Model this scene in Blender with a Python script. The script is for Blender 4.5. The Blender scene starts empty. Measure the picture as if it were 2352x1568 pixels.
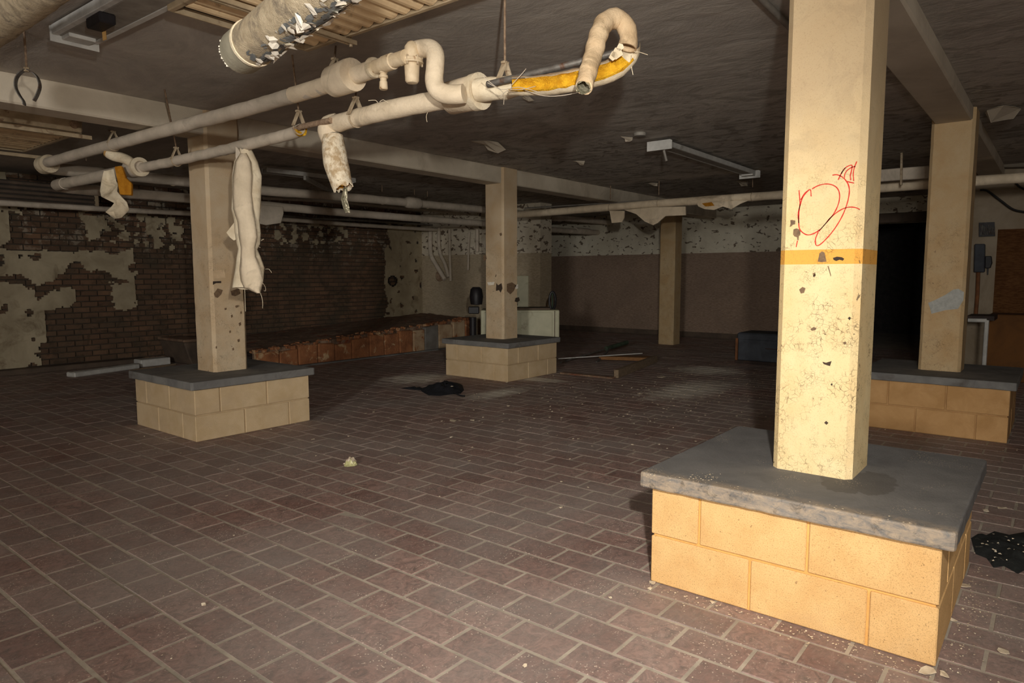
import bpy, bmesh, math, random
import numpy as np
from mathutils import Vector, Matrix, noise as mnoise

random.seed(7)
scene = bpy.context.scene
COL = scene.collection
V = Vector

# ------------------------------------------------------------------ camera
CAM = V((0.0, 0.0, 1.247))
FPX = 1575.8
PITCH, ROLL, YAW = math.radians(5.483), math.radians(-0.087), math.radians(38.62)
FWD = V((math.cos(PITCH) * math.cos(YAW), math.cos(PITCH) * math.sin(YAW), -math.sin(PITCH)))
_r = FWD.cross(V((0, 0, 1))).normalized()
_u = _r.cross(FWD)
RGT = _r * math.cos(ROLL) + _u * math.sin(ROLL)
UPV = -_r * math.sin(ROLL) + _u * math.cos(ROLL)
cam_data = bpy.data.cameras.new('camera')
cam_data.sensor_width = 36.0
cam_data.lens = FPX * 36.0 / 2352.0
cam_data.clip_start = 0.05
cam = bpy.data.objects.new('camera', cam_data)
COL.objects.link(cam)
cam.matrix_world = Matrix(((RGT.x, UPV.x, -FWD.x, CAM.x), (RGT.y, UPV.y, -FWD.y, CAM.y),
                           (RGT.z, UPV.z, -FWD.z, CAM.z), (0, 0, 0, 1)))
scene.camera = cam

# ------------------------------------------------------------------ light, world, exposure
world = bpy.data.worlds.new('world')
scene.world = world
world.use_nodes = True
world.node_tree.nodes['Background'].inputs['Color'].default_value = (0.55, 0.6, 0.7, 1)
world.node_tree.nodes['Background'].inputs['Strength'].default_value = 0.0
scene.view_settings.view_transform = 'Standard'
scene.view_settings.look = 'None'
scene.view_settings.exposure = 0.0
scene.view_settings.gamma = 1.0
scene.view_settings.use_curve_mapping = False


def ray(u, v):
    return FWD + RGT * ((u - 1176) / FPX) + UPV * ((784 - v) / FPX)


def lamp(name, kind, loc, aim, energy, color, **kw):
    d = bpy.data.lights.new(name, kind)
    d.energy = energy
    d.color = color
    for k, v in kw.items():
        setattr(d, k, v)
    o = bpy.data.objects.new(name, d)
    COL.objects.link(o)
    o.location = loc
    o.rotation_euler = (V(aim) - V(loc)).to_track_quat('-Z', 'Y').to_euler()
    return o


# the photographer's flash, held just above and to the right of the camera
FLASH = CAM + RGT * 0.17 + V((0, 0, 0.40))
lamp('flash', 'SPOT', FLASH, FLASH + ray(1280, 1170), 385, (1.0, 0.955, 0.87),
     spot_size=math.radians(79), spot_blend=1.0, shadow_soft_size=0.03)
# upper half of the upright flash head
lamp('flash_upper', 'SPOT', FLASH + V((0, 0, 0.05)), FLASH + ray(840, 80), 185, (1.0, 0.96, 0.885),
     spot_size=math.radians(88), spot_blend=1.0, shadow_soft_size=0.03)
# its weak spill in all directions
lamp('flash_spill', 'POINT', FLASH + V((0, 0, 0.09)), (2, 1, 1), 36, (1.0, 0.975, 0.92), shadow_soft_size=0.06)
# added fill light well behind the viewer, standing for no known lamp
lamp('added_fill', 'POINT', (-6.2, -1.6, 2.0), (2, 1, 1), 1150, (1.0, 0.985, 0.945), shadow_soft_size=0.35)


# ------------------------------------------------------------------ geometry helpers
def spot(u, v, axis, val):
    """World point seen at photograph pixel (u, v) on the plane axis = val."""
    d = ray(u, v)
    i = 'xyz'.index(axis)
    return CAM + d * ((val - CAM[i]) / d[i])


def deep(u, v, depth):
    """World point seen at photograph pixel (u, v), depth metres along the view axis."""
    return CAM + ray(u, v) * depth


def project(p):
    d = V(p) - CAM
    z = d.dot(FWD)
    if z <= 0.05:
        return None
    return 1176 + FPX * d.dot(RGT) / z, 784 - FPX * d.dot(UPV) / z, z


def nz(p, s=1.0, seed=0.0):
    return mnoise.noise(V((p[0] * s + seed, p[1] * s - seed * 1.7, p[2] * s + seed * 0.37)))


class MB:
    def __init__(self):
        self.v, self.f = [], []

    def add(self, verts, faces):
        n = len(self.v)
        self.v += [V(p) for p in verts]
        self.f += [tuple(i + n for i in f) for f in faces]
        return self

    def box(self, lo, hi, rot=None, pivot=None):
        x0, y0, z0 = lo
        x1, y1, z1 = hi
        vs = [V(p) for p in ((x0, y0, z0), (x1, y0, z0), (x1, y1, z0), (x0, y1, z0), (x0, y0, z1), (x1, y0, z1), (x1, y1, z1), (x0, y1, z1))]
        if rot is not None:
            c = V(pivot) if pivot is not None else (vs[0] + vs[6]) / 2
            vs = [c + rot @ (p - c) for p in vs]
        return self.add(vs, [(0, 3, 2, 1), (4, 5, 6, 7), (0, 1, 5, 4), (1, 2, 6, 5), (2, 3, 7, 6), (3, 0, 4, 7)])

    def bar(self, a, b, w, h, up=(0, 0, 1)):
        """Box along a-b, w wide, h high (up = height direction hint)."""
        a, b = V(a), V(b)
        t = (b - a).normalized()
        s = t.cross(V(up))
        s = s.normalized() if s.length > 1e-6 else V((1, 0, 0))
        n = s.cross(t)
        s, n = s * (w / 2), n * (h / 2)
        vs = [a - s - n, a + s - n, a + s + n, a - s + n, b - s - n, b + s - n, b + s + n, b - s + n]
        return self.add(vs, [(3, 2, 1, 0), (4, 5, 6, 7), (0, 1, 5, 4), (1, 2, 6, 5), (2, 3, 7, 6), (3, 0, 4, 7)])

    def prism(self, poly, depth):
        """Flat polygon (3-D points) extruded by the vector depth."""
        n = len(poly)
        d = V(depth)
        vs = [V(p) for p in poly] + [V(p) + d for p in poly]
        fs = [tuple(range(n - 1, -1, -1)), tuple(range(n, 2 * n))]
        fs += [(i, (i + 1) % n, n + (i + 1) % n, n + i) for i in range(n)]
        return self.add(vs, fs)

    def sweep(self, path, ring, caps=True, closed=True):
        """ring(i, t, frame) -> list of points for each path index; frames are parallel-transported."""
        path = [V(p) for p in path]
        m = len(path)
        tang = []
        for i in range(m):
            a, b = path[max(0, i - 1)], path[min(m - 1, i + 1)]
            tang.append((b - a).normalized())
        n0 = V((0, 0, 1))
        if abs(tang[0].dot(n0)) > 0.9:
            n0 = V((1, 0, 0))
        rings = []
        for i in range(m):
            n0 = (n0 - tang[i] * n0.dot(tang[i])).normalized()
            s = tang[i].cross(n0)
            rings.append(ring(i, path[i], n0, s, tang[i]))
        k = len(rings[0])
        vs = [p for r in rings for p in r]
        fs = []
        for i in range(m - 1):
            for j in range(k if closed else k - 1):
                a, b = i * k + j, i * k + (j + 1) % k
                fs.append((a, b, b + k, a + k))
        if caps and closed:
            fs.append(tuple(range(k - 1, -1, -1)))
            fs.append(tuple(range((m - 1) * k, m * k)))
        return self.add(vs, fs)

    def tube(self, path, r, n=14, wob=0.0, caps=True, seed=0.0, ws=14.0):
        def ring(i, p, u, s, t):
            rr = r[i] if isinstance(r, (list, tuple)) else r
            out = []
            for j in range(n):
                a = 2 * math.pi * j / n
                d = u * math.cos(a) + s * math.sin(a)
                q = p + d * rr
                if wob:
                    q = q + d * (wob * nz(q, ws, seed))
                out.append(q)
            return out
        return self.sweep(path, ring, caps)

    def hollow(self, path, r, thick, n=18, wob=0.0, seed=0.0, rag0=0.0, rag1=0.0):
        """Open-ended tube with wall thickness and ragged ends."""
        m = len(path)

        def ring(i, p, u, s, t):
            rr = r[i] if isinstance(r, (list, tuple)) else r
            o, inn = [], []
            for j in range(n):
                a = 2 * math.pi * j / n
                d = u * math.cos(a) + s * math.sin(a)
                off = V((0, 0, 0))
                if i == m - 1 and rag1:
                    off = t * (rag1 * random.uniform(-1, 1))
                if i == 0 and rag0:
                    off = t * (rag0 * random.uniform(-1, 1))
                w = wob * nz(p + d * rr, 14, seed)
                o.append(p + d * (rr + w) + off)
                inn.append(p + d * (rr - thick + w) + off)
            return o + inn
        path = [V(p) for p in path]
        base = len(self.v)
        self.sweep(path, ring, caps=False, closed=True)
        # rebuild faces properly: outer and inner loops
        k = 2 * n
        nf = (m - 1) * k
        del self.f[-nf:]
        for i in range(m - 1):
            for j in range(n):
                a, b = base + i * k + j, base + i * k + (j + 1) % n
                self.f.append((a, b, b + k, a + k))
                a2, b2 = a + n, b + n
                self.f.append((b2, a2, a2 + k, b2 + k))
        for i, flip in ((0, True), (m - 1, False)):
            for j in range(n):
                a, b = base + i * k + j, base + i * k + (j + 1) % n
                q = (a, b, b + n, a + n)
                self.f.append(q if not flip else q[::-1])
        return self

    def lathe(self, prof, axis0, direction=(0, 0, 1), n=20):
        """prof: list of (radius, height) along direction from axis0."""
        d = V(direction).normalized()
        path = [V(axis0) + d * h for _, h in prof]
        u0 = V((1, 0, 0)) if abs(d.x) < 0.9 else V((0, 1, 0))
        u0 = (u0 - d * u0.dot(d)).normalized()
        s0 = d.cross(u0)
        vs, fs = [], []
        for (r, h), p in zip(prof, path):
            for j in range(n):
                a = 2 * math.pi * j / n
                vs.append(p + (u0 * math.cos(a) + s0 * math.sin(a)) * r)
        for i in range(len(prof) - 1):
            for j in range(n):
                a, b = i * n + j, i * n + (j + 1) % n
                fs.append((a, b, b + n, a + n))
        fs.append(tuple(range(n - 1, -1, -1)))
        m = len(prof) - 1
        fs.append(tuple(range(m * n, m * n + n)))
        return self.add(vs, fs)

    def mesh(self, name, m, off=V((0, 0, 0)), smooth=False, angle=None):
        me = bpy.data.meshes.new(name)
        me.from_pydata([tuple(p - off) for p in self.v], [], self.f)
        if m is not None:
            for mm in (m if isinstance(m, (list, tuple)) else [m]):
                me.materials.append(mm)
        if smooth:
            me.polygons.foreach_set('use_smooth', [True] * len(me.polygons))
            me.update()
            if angle:
                bm = bmesh.new()
                bm.from_mesh(me)
                for e in bm.edges:
                    if len(e.link_faces) == 2 and e.calc_face_angle(0) > angle:
                        e.smooth = False
                bm.to_mesh(me)
                bm.free()
        me.update()
        return me

    def build(self, name, m, parent=None, smooth=False, angle=0.7, bevel=0.0, segs=1):
        off = root_loc(parent) if parent is not None else V((0, 0, 0))
        if bevel:
            me = self.mesh(name, m, off)
            bm = bmesh.new()
            bm.from_mesh(me)
            es = [e for e in bm.edges if len(e.link_faces) == 2 and e.calc_face_angle(0) > 0.5]
            bmesh.ops.bevel(bm, geom=es, offset=bevel, segments=segs, profile=0.5, affect='EDGES', clamp_overlap=True)
            bm.to_mesh(me)
            bm.free()
            if smooth:
                me.polygons.foreach_set('use_smooth', [True] * len(me.polygons))
                me.update()
        else:
            me = self.mesh(name, m, off, smooth, angle)
        o = bpy.data.objects.new(name, me)
        COL.objects.link(o)
        if parent is not None:
            o.parent = parent
        return o


def root_loc(o):
    p = V((0, 0, 0))
    while o is not None:
        p = p + o.location
        o = o.parent
    return p


def tag(o, label, cat, group=None, kind=None):
    o['label'] = label
    o['category'] = cat
    if group:
        o['group'] = group
    if kind:
        o['kind'] = kind
    return o


def thing(name, label, cat, loc, group=None):
    o = bpy.data.objects.new(name, None)
    o.empty_display_size = 0.1
    o.location = loc
    COL.objects.link(o)
    return tag(o, label, cat, group)


def struct(name, mb, m, **kw):
    o = mb.build(name, m, **kw)
    o['kind'] = 'structure'
    return o


def smoothpath(pts, step=0.04):
    """Catmull-Rom through pts, resampled."""
    pts = [V(p) for p in pts]
    if len(pts) == 2:
        n = max(2, int((pts[1] - pts[0]).length / step))
        return [pts[0].lerp(pts[1], i / n) for i in range(n + 1)]
    P = [pts[0] * 2 - pts[1]] + pts + [pts[-1] * 2 - pts[-2]]
    out = []
    for i in range(1, len(P) - 2):
        a, b, c, d = P[i - 1], P[i], P[i + 1], P[i + 2]
        n = max(2, int((c - b).length / step))
        for k in range(n):
            t = k / n
            out.append(0.5 * ((2 * b) + (c - a) * t + (2 * a - 5 * b + 4 * c - d) * t * t + (3 * b - a - 3 * c + d) * t ** 3))
    out.append(pts[-1])
    return out


# ------------------------------------------------------------------ materials
def srgb(r, g, b):
    f = lambda c: ((c / 255 + 0.055) / 1.055) ** 2.4 if c > 10 else c / 255 / 12.92
    return (f(r), f(g), f(b), 1.0)


class NT:
    def __init__(self, name, rough=0.85, metal=0.0, spec=0.3):
        self.m = bpy.data.materials.new(name)
        self.m.use_nodes = True
        self.t = self.m.node_tree
        self.b = self.t.nodes['Principled BSDF']
        self.b.inputs['Roughness'].default_value = rough
        self.b.inputs['Metallic'].default_value = metal
        self.b.inputs['Specular IOR Level'].default_value = spec
        self.geo = self.t.nodes.new('ShaderNodeNewGeometry')
        self.pos = self.geo.outputs['Position']
        self.sep = None

    def link(self, a, b):
        self.t.links.new(a, b)

    def xyz(self, i):
        if self.sep is None:
            self.sep = self.t.nodes.new('ShaderNodeSeparateXYZ')
            self.link(self.pos, self.sep.inputs[0])
        return self.sep.outputs[i]

    def _in(self, sock, val):
        if isinstance(val, (int, float)):
            sock.default_value = val
        elif isinstance(val, (tuple, list)):
            sock.default_value = val
        else:
            self.link(val, sock)

    def math(self, op, a, b=0.0, c=None, clamp=False):
        n = self.t.nodes.new('ShaderNodeMath')
        n.operation = op
        n.use_clamp = clamp
        self._in(n.inputs[0], a)
        self._in(n.inputs[1], b)
        if c is not None:
            self._in(n.inputs[2], c)
        return n.outputs[0]

    def stretch(self, sc, loc=(0, 0, 0)):
        n = self.t.nodes.new('ShaderNodeMapping')
        n.inputs['Scale'].default_value = sc
        n.inputs['Location'].default_value = loc
        self.link(self.pos, n.inputs['Vector'])
        return n.outputs[0]

    def noise(self, scale, detail=4.0, rough=0.55, dist=0.0, vec=None):
        n = self.t.nodes.new('ShaderNodeTexNoise')
        n.inputs['Scale'].default_value = scale
        n.inputs['Detail'].default_value = detail
        n.inputs['Roughness'].default_value = rough
        n.inputs['Distortion'].default_value = dist
        self.link(vec if vec is not None else self.pos, n.inputs['Vector'])
        return n.outputs['Fac']

    def voronoi(self, scale, feature='DISTANCE_TO_EDGE', vec=None, out='Distance'):
        n = self.t.nodes.new('ShaderNodeTexVoronoi')
        n.feature = feature
        n.inputs['Scale'].default_value = scale
        self.link(vec if vec is not None else self.pos, n.inputs['Vector'])
        return n.outputs[out]

    def white(self, vec):
        n = self.t.nodes.new('ShaderNodeTexWhiteNoise')
        n.noise_dimensions = '3D'
        self.link(vec, n.inputs['Vector'])
        return n.outputs['Value']

    def comb(self, x, y, z):
        n = self.t.nodes.new('ShaderNodeCombineXYZ')
        for i, q in enumerate((x, y, z)):
            self._in(n.inputs[i], q)
        return n.outputs[0]

    def ramp(self, fac, lo, hi):
        """Linear step of fac from lo to hi, clamped."""
        n = self.t.nodes.new('ShaderNodeMapRange')
        n.clamp = True
        self._in(n.inputs['Value'], fac)
        n.inputs['From Min'].default_value = lo
        n.inputs['From Max'].default_value = hi
        return n.outputs['Result']

    def mix(self, fac, a, b, mode='MIX'):
        n = self.t.nodes.new('ShaderNodeMix')
        n.data_type = 'RGBA'
        n.blend_type = mode
        self._in(n.inputs['Factor'], fac)
        self._in(n.inputs['A'], a)
        self._in(n.inputs['B'], b)
        return n.outputs['Result']

    def color(self, c):
        self._in(self.b.inputs['Base Color'], c)
        return self

    def bump(self, h, strength=0.5, dist=0.01):
        n = self.t.nodes.new('ShaderNodeBump')
        n.inputs['Strength'].default_value = strength
        n.inputs['Distance'].default_value = dist
        self.link(h, n.inputs['Height'])
        self.link(n.outputs[0], self.b.inputs['Normal'])
        return self


def basic(name, c1, c2, scale=6, rough=0.85, metal=0.0, bump=0.3, bscale=60, bdist=0.004, spec=0.3, grime=None, stretch=None, lo=0.35, hi=0.65):
    k = NT(name, rough, metal, spec)
    vec = k.stretch(stretch) if stretch else None
    c = k.mix(k.ramp(k.noise(scale, 5, 0.6, 0.4, vec), lo, hi), c1, c2)
    if grime:
        gc, gs, g0, g1 = grime
        c = k.mix(k.ramp(k.noise(gs, 6, 0.65, 0.8), g0, g1), c, gc)
    k.color(c)
    if bump:
        k.bump(k.noise(bscale, 4, 0.6, 0, vec), bump, bdist)
    return k.m


TX0, TPX, TPY, TYA, TYB = 0.94, 0.1595, 0.2415, 1.211, 1.331   # tile pitch and phase


def tile_material():
    k = NT('quarry_tile', 0.62, 0, 0.35)
    ki = k.math('FLOOR', k.math('DIVIDE', k.math('SUBTRACT', k.xyz(0), TX0), TPX))
    odd = k.math('MODULO', k.math('ABSOLUTE', ki), 2.0)
    ph = k.math('MULTIPLY_ADD', odd, TYA - TYB, TYB)
    kj = k.math('FLOOR', k.math('DIVIDE', k.math('SUBTRACT', k.xyz(1), ph), TPY))
    rnd = k.white(k.comb(ki, kj, 3.0))
    base = k.mix(rnd, srgb(140, 106, 97), srgb(174, 140, 129))
    base = k.mix(k.ramp(k.noise(18, 7, 0.75, 1.8), 0.36, 0.7), base, srgb(92, 76, 71))
    # scuffed streaks
    st = k.noise(9, 6, 0.7, 2.5, k.stretch((1.0, 4.0, 1.0)))
    base = k.mix(k.math('MULTIPLY', k.ramp(st, 0.52, 0.75), 0.5), base, srgb(172, 154, 144))
    # dust film, thicker in broad patches
    du = k.math('MULTIPLY', k.ramp(k.noise(1.1, 5, 0.6, 0.6), 0.32, 0.68), 0.52)
    base = k.mix(du, base, srgb(160, 155, 149))
    # plaster powder swept by the piers
    for (cx, cy, rx, ry) in ((5.75, 6.1, 0.5, 0.42), (5.55, 4.62, 0.5, 0.2), (7.0, 3.1, 0.9, 0.4), (8.6, 3.6, 0.5, 0.5), (6.6, 4.9, 0.22, 0.5)):
        dx = k.math('DIVIDE', k.math('SUBTRACT', k.xyz(0), cx), rx)
        dy = k.math('DIVIDE', k.math('SUBTRACT', k.xyz(1), cy), ry)
        dd = k.math('SQRT', k.math('ADD', k.math('MULTIPLY', dx, dx), k.math('MULTIPLY', dy, dy)))
        dd = k.math('ADD', dd, k.math('MULTIPLY', k.math('SUBTRACT', k.noise(7, 5, 0.7), 0.5), 1.6))
        base = k.mix(k.math('MULTIPLY', k.ramp(dd, 1.05, 0.35), 0.9), base, srgb(222, 214, 200))
    # pale specks of fallen paint
    sp = k.math('LESS_THAN', k.voronoi(75, 'F1'), 0.19)
    sp = k.math('MULTIPLY', sp, k.ramp(k.noise(4.0, 5, 0.65), 0.46, 0.6))
    base = k.mix(k.math('MULTIPLY', sp, 0.8), base, srgb(222, 206, 188))
    k.color(base)
    r = k.math('MULTIPLY_ADD', k.noise(14, 4, 0.6), 0.45, 0.42)
    k.link(r, k.b.inputs['Roughness'])
    k.bump(k.noise(45, 6, 0.7, 0.8), 0.35, 0.004)
    return k.m


def column_material(name, front_marks, tone=(228, 206, 160), seed=0.0):
    k = NT(name, 0.8, 0, 0.3)
    z = k.xyz(2)
    pv = k.stretch((1, 1, 1), (seed, seed * 2.1, 0))
    c = k.mix(k.ramp(k.noise(5, 5, 0.6, 0.3, pv), 0.3, 0.7), srgb(*tone), srgb(tone[0] - 10, tone[1] - 18, tone[2] - 24))
    # dirt film higher up
    zz = k.math('ADD', z, k.math('MULTIPLY', k.noise(3, 4, 0.6, 0, pv), 0.5))
    if front_marks:
        c = k.mix(k.math('MULTIPLY', k.ramp(zz, 1.75, 2.25), 0.8), c, srgb(176, 154, 124))
        c = k.mix(k.math('MULTIPLY', k.math('MULTIPLY', k.ramp(k.noise(7, 5, 0.7, 1.0), 0.5, 0.62), k.ramp(z, 1.55, 1.75)), 0.22), c, srgb(150, 130, 104))
        band = k.math('MULTIPLY', k.math('GREATER_THAN', z, 1.289), k.math('LESS_THAN', z, 1.345))
        c = k.mix(k.math('MULTIPLY', band, 0.92), c, srgb(226, 160, 62))
    # fine speckle
    c = k.mix(k.math('MULTIPLY', k.ramp(k.noise(260, 2, 0.5), 0.58, 0.72), 0.28), c, srgb(130, 100, 70))
    # crazed paint: thin crack network
    wv = k.t.nodes.new('ShaderNodeVectorMath')
    wv.operation = 'ADD'
    nn = k.t.nodes.new('ShaderNodeTexNoise')
    nn.inputs['Scale'].default_value = 22
    k.link(pv, nn.inputs['Vector'])
    vm = k.t.nodes.new('ShaderNodeVectorMath')
    vm.operation = 'SCALE'
    vm.inputs['Scale'].default_value = 0.035
    k.link(nn.outputs['Color'], vm.inputs[0])
    k.link(pv, wv.inputs[0])
    k.link(vm.outputs[0], wv.inputs[1])
    e1 = k.voronoi(52, 'DISTANCE_TO_EDGE', wv.outputs[0])
    e2 = k.voronoi(105, 'DISTANCE_TO_EDGE', wv.outputs[0])
    crack = k.math('MAXIMUM', k.math('MULTIPLY', k.ramp(e1, 0.05, 0.02), k.ramp(k.noise(8, 4, 0.6, 0, pv), 0.48, 0.6)),
                   k.math('MULTIPLY', k.ramp(e2, 0.05, 0.02), k.ramp(k.noise(14, 4, 0.6, 0.5, pv), 0.5, 0.62)))
    crack = k.math('MULTIPLY', crack, k.ramp(zz, 2.0, 1.75))
    crack = k.math('MULTIPLY', crack, k.ramp(k.noise(38, 3, 0.6, 0, pv), 0.38, 0.56))
    c = k.mix(k.math('MULTIPLY', crack, 0.7 if front_marks else 0.4), c, srgb(70, 50, 32))
    # chipped spots showing bare concrete
    chip = k.ramp(k.noise(26, 3, 0.5, 0.4, pv), 0.715, 0.73)
    chip = k.math('MULTIPLY', chip, k.ramp(zz, 1.85, 1.6))
    c = k.mix(k.math('MULTIPLY', chip, 0.85), c, srgb(96, 78, 60))
    k.color(c)
    h = k.math('SUBTRACT', k.noise(180, 3, 0.6), k.math('MULTIPLY', crack, 1.5))
    k.bump(h, 0.45, 0.003)
    return k.m


def ceiling_material():
    k = NT('flaking_ceiling_plaster', 0.9, 0, 0.2)
    sv = k.stretch((1.0, 0.55, 1.0))
    n1 = k.noise(1.7, 9, 0.66, 1.9, sv)
    n2 = k.noise(8, 7, 0.68, 1.6, sv)
    c = k.mix(k.ramp(n1, 0.35, 0.66), srgb(170, 163, 155), srgb(196, 189, 179))
    c = k.mix(k.math('MULTIPLY', k.ramp(n2, 0.52, 0.7), 0.5), c, srgb(196, 188, 176))
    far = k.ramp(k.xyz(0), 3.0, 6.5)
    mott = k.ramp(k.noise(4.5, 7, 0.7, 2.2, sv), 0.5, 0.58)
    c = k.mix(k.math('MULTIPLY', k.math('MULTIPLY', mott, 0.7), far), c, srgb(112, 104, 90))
    c = k.mix(k.math('MULTIPLY', k.math('MULTIPLY', k.ramp(k.noise(7, 6, 0.7, 3.0, sv), 0.57, 0.64), 0.6), far), c, srgb(206, 198, 182))
    k.color(c)
    k.bump(k.math('ADD', k.math('MULTIPLY', n1, 1.2), k.math('MULTIPLY', n2, 0.5)), 0.4, 0.03)
    return k.m


def wallpaint_material(name, zline, top, low, chips=0.62, seed=0.0, lowbrick=True, yedge=None):
    """Two-tone painted wall with chipped spots; the lower tone covers fine brick relief."""
    k = NT(name, 0.85, 0, 0.25)
    z = k.xyz(2)
    ct = k.mix(k.ramp(k.noise(2.2, 6, 0.65, 0.7), 0.35, 0.7), srgb(*top), srgb(top[0] - 26, top[1] - 28, top[2] - 30))
    cl = k.mix(k.ramp(k.noise(1.4, 7, 0.65, 0.8), 0.3, 0.72), srgb(*low), srgb(low[0] - 22, low[1] - 18, low[2] - 14))
    cl = k.mix(k.math('MULTIPLY', k.ramp(k.noise(16, 5, 0.6, 0, k.stretch((1, 1, 6))), 0.42, 0.62), 0.7), cl, srgb(low[0] - 44, low[1] - 42, low[2] - 38))
    chip = k.ramp(k.noise(8.5, 4, 0.55, 0.5, k.stretch((1, 1, 1.7), (seed, 0, 0))), chips, chips + 0.02)
    ct = k.mix(k.math('MULTIPLY', chip, 0.85), ct, srgb(84, 62, 44))
    up = k.math('GREATER_THAN', z, zline)
    if yedge is not None:
        up = k.math('MAXIMUM', up, k.math('GREATER_THAN', k.xyz(1), yedge))
    c = k.mix(up, cl, ct)
    k.color(c)
    course = k.math('ABSOLUTE', k.math('SUBTRACT', k.math('FRACT', k.math('DIVIDE', z, 0.075)), 0.5))
    h = k.math('ADD', k.math('MULTIPLY', k.ramp(course, 0.5, 0.42), 0.5), k.noise(30, 4, 0.6))
    k.bump(h if lowbrick else k.noise(30, 4, 0.6), 0.5, 0.006)
    return k.m


def brick_material():
    k = NT('old_brick', 0.9, 0, 0.2)
    row = k.math('FLOOR', k.math('DIVIDE', k.xyz(2), 0.0755))
    colm = k.math('FLOOR', k.math('DIVIDE', k.math('ADD', k.xyz(0), k.math('MULTIPLY', k.math('MODULO', row, 2.0), 0.105)), 0.21))
    rnd = k.white(k.comb(row, colm, 1.0))
    c = k.mix(rnd, srgb(100, 76, 60), srgb(128, 98, 76))
    c = k.mix(k.ramp(k.noise(1.7, 6, 0.65, 0.8), 0.4, 0.65), c, srgb(88, 76, 62))
    c = k.mix(k.math('MULTIPLY', k.ramp(k.noise(5, 6, 0.7, 1.0), 0.52, 0.62), 0.6), c, srgb(70, 58, 46))
    # remains of whitewash, mostly high on the wall
    ww = k.math('MULTIPLY', k.ramp(k.noise(6, 6, 0.7, 0.4), 0.54, 0.6), k.ramp(k.xyz(2), 1.35, 2.0))
    c = k.mix(k.math('MULTIPLY', ww, 0.6), c, srgb(190, 180, 160))
    k.color(c)
    k.bump(k.noise(50, 5, 0.65), 0.6, 0.006)
    return k.m


M = {}
M['tile'] = tile_material()
M['grout'] = basic('grout', srgb(184, 172, 156), srgb(158, 148, 134), 9, bump=0.3, grime=(srgb(150, 142, 130), 1.6, 0.5, 0.75))
M['ceiling'] = ceiling_material()
M['beam'] = basic('painted_beam', srgb(212, 200, 180), srgb(194, 182, 162), 2.5, bump=0.25, bscale=90, grime=(srgb(160, 146, 126), 1.6, 0.52, 0.8))
M['column_near'] = column_material('crazed_cream_paint', True)
M['column'] = column_material('cream_column_paint', False, (208, 188, 158), 3.3)
M['column_b'] = column_material('tan_column_paint', False, (198, 174, 136), 8.1)
def block_material(name, c1, c2, gr):
    k = NT(name, 0.85, 0, 0.25)
    c = k.mix(k.ramp(k.noise(7, 5, 0.6, 0.4), 0.35, 0.65), c1, c2)
    c = k.mix(k.math('MULTIPLY', k.ramp(k.noise(2.2, 6, 0.65, 0.8), 0.5, 0.8), 0.6), c, gr)
    c = k.mix(k.math('MULTIPLY', k.ramp(k.noise(240, 3, 0.6), 0.53, 0.68), 0.42), c, srgb(120, 84, 44))
    c = k.mix(k.math('MULTIPLY', k.ramp(k.noise(60, 3, 0.5), 0.68, 0.73), 0.5), c, srgb(92, 66, 38))
    k.color(c)
    k.bump(k.noise(230, 4, 0.65), 0.8, 0.003)
    return k.m


M['block'] = block_material('ochre_painted_block', srgb(226, 184, 126), srgb(214, 170, 112), srgb(192, 158, 116))
M['block_old'] = basic('old_block', srgb(224, 176, 112), srgb(212, 162, 98), 7, 0.85, bump=0.7, bscale=230, bdist=0.003, grime=(srgb(188, 150, 104), 2.2, 0.55, 0.8))
M['block_tan'] = basic('tan_painted_block', srgb(206, 182, 146), srgb(194, 168, 130), 7, 0.85, bump=0.7, bscale=230, bdist=0.003, grime=(srgb(188, 164, 132), 2.2, 0.5, 0.75))
M['mortar_tan'] = basic('tan_mortar', srgb(196, 172, 136), srgb(178, 154, 120), 9, bump=0.5, bscale=150)
M['block_brown'] = basic('brownish_ochre_block', srgb(196, 154, 104), srgb(180, 138, 88), 7, 0.85, bump=0.7, bscale=230, bdist=0.003, grime=(srgb(200, 168, 130), 2.2, 0.58, 0.8))
M['mortar_brown'] = basic('brownish_mortar', srgb(186, 146, 98), srgb(168, 128, 82), 9, bump=0.5, bscale=150)
M['mortar'] = basic('painted_mortar', srgb(224, 172, 100), srgb(206, 154, 86), 9, bump=0.5, bscale=150)
M['cap'] = basic('grey_concrete_cap', srgb(126, 124, 120), srgb(104, 102, 100), 5, 0.8, bump=0.5, bscale=120, bdist=0.003, grime=(srgb(84, 78, 72), 3.5, 0.56, 0.72))


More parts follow.
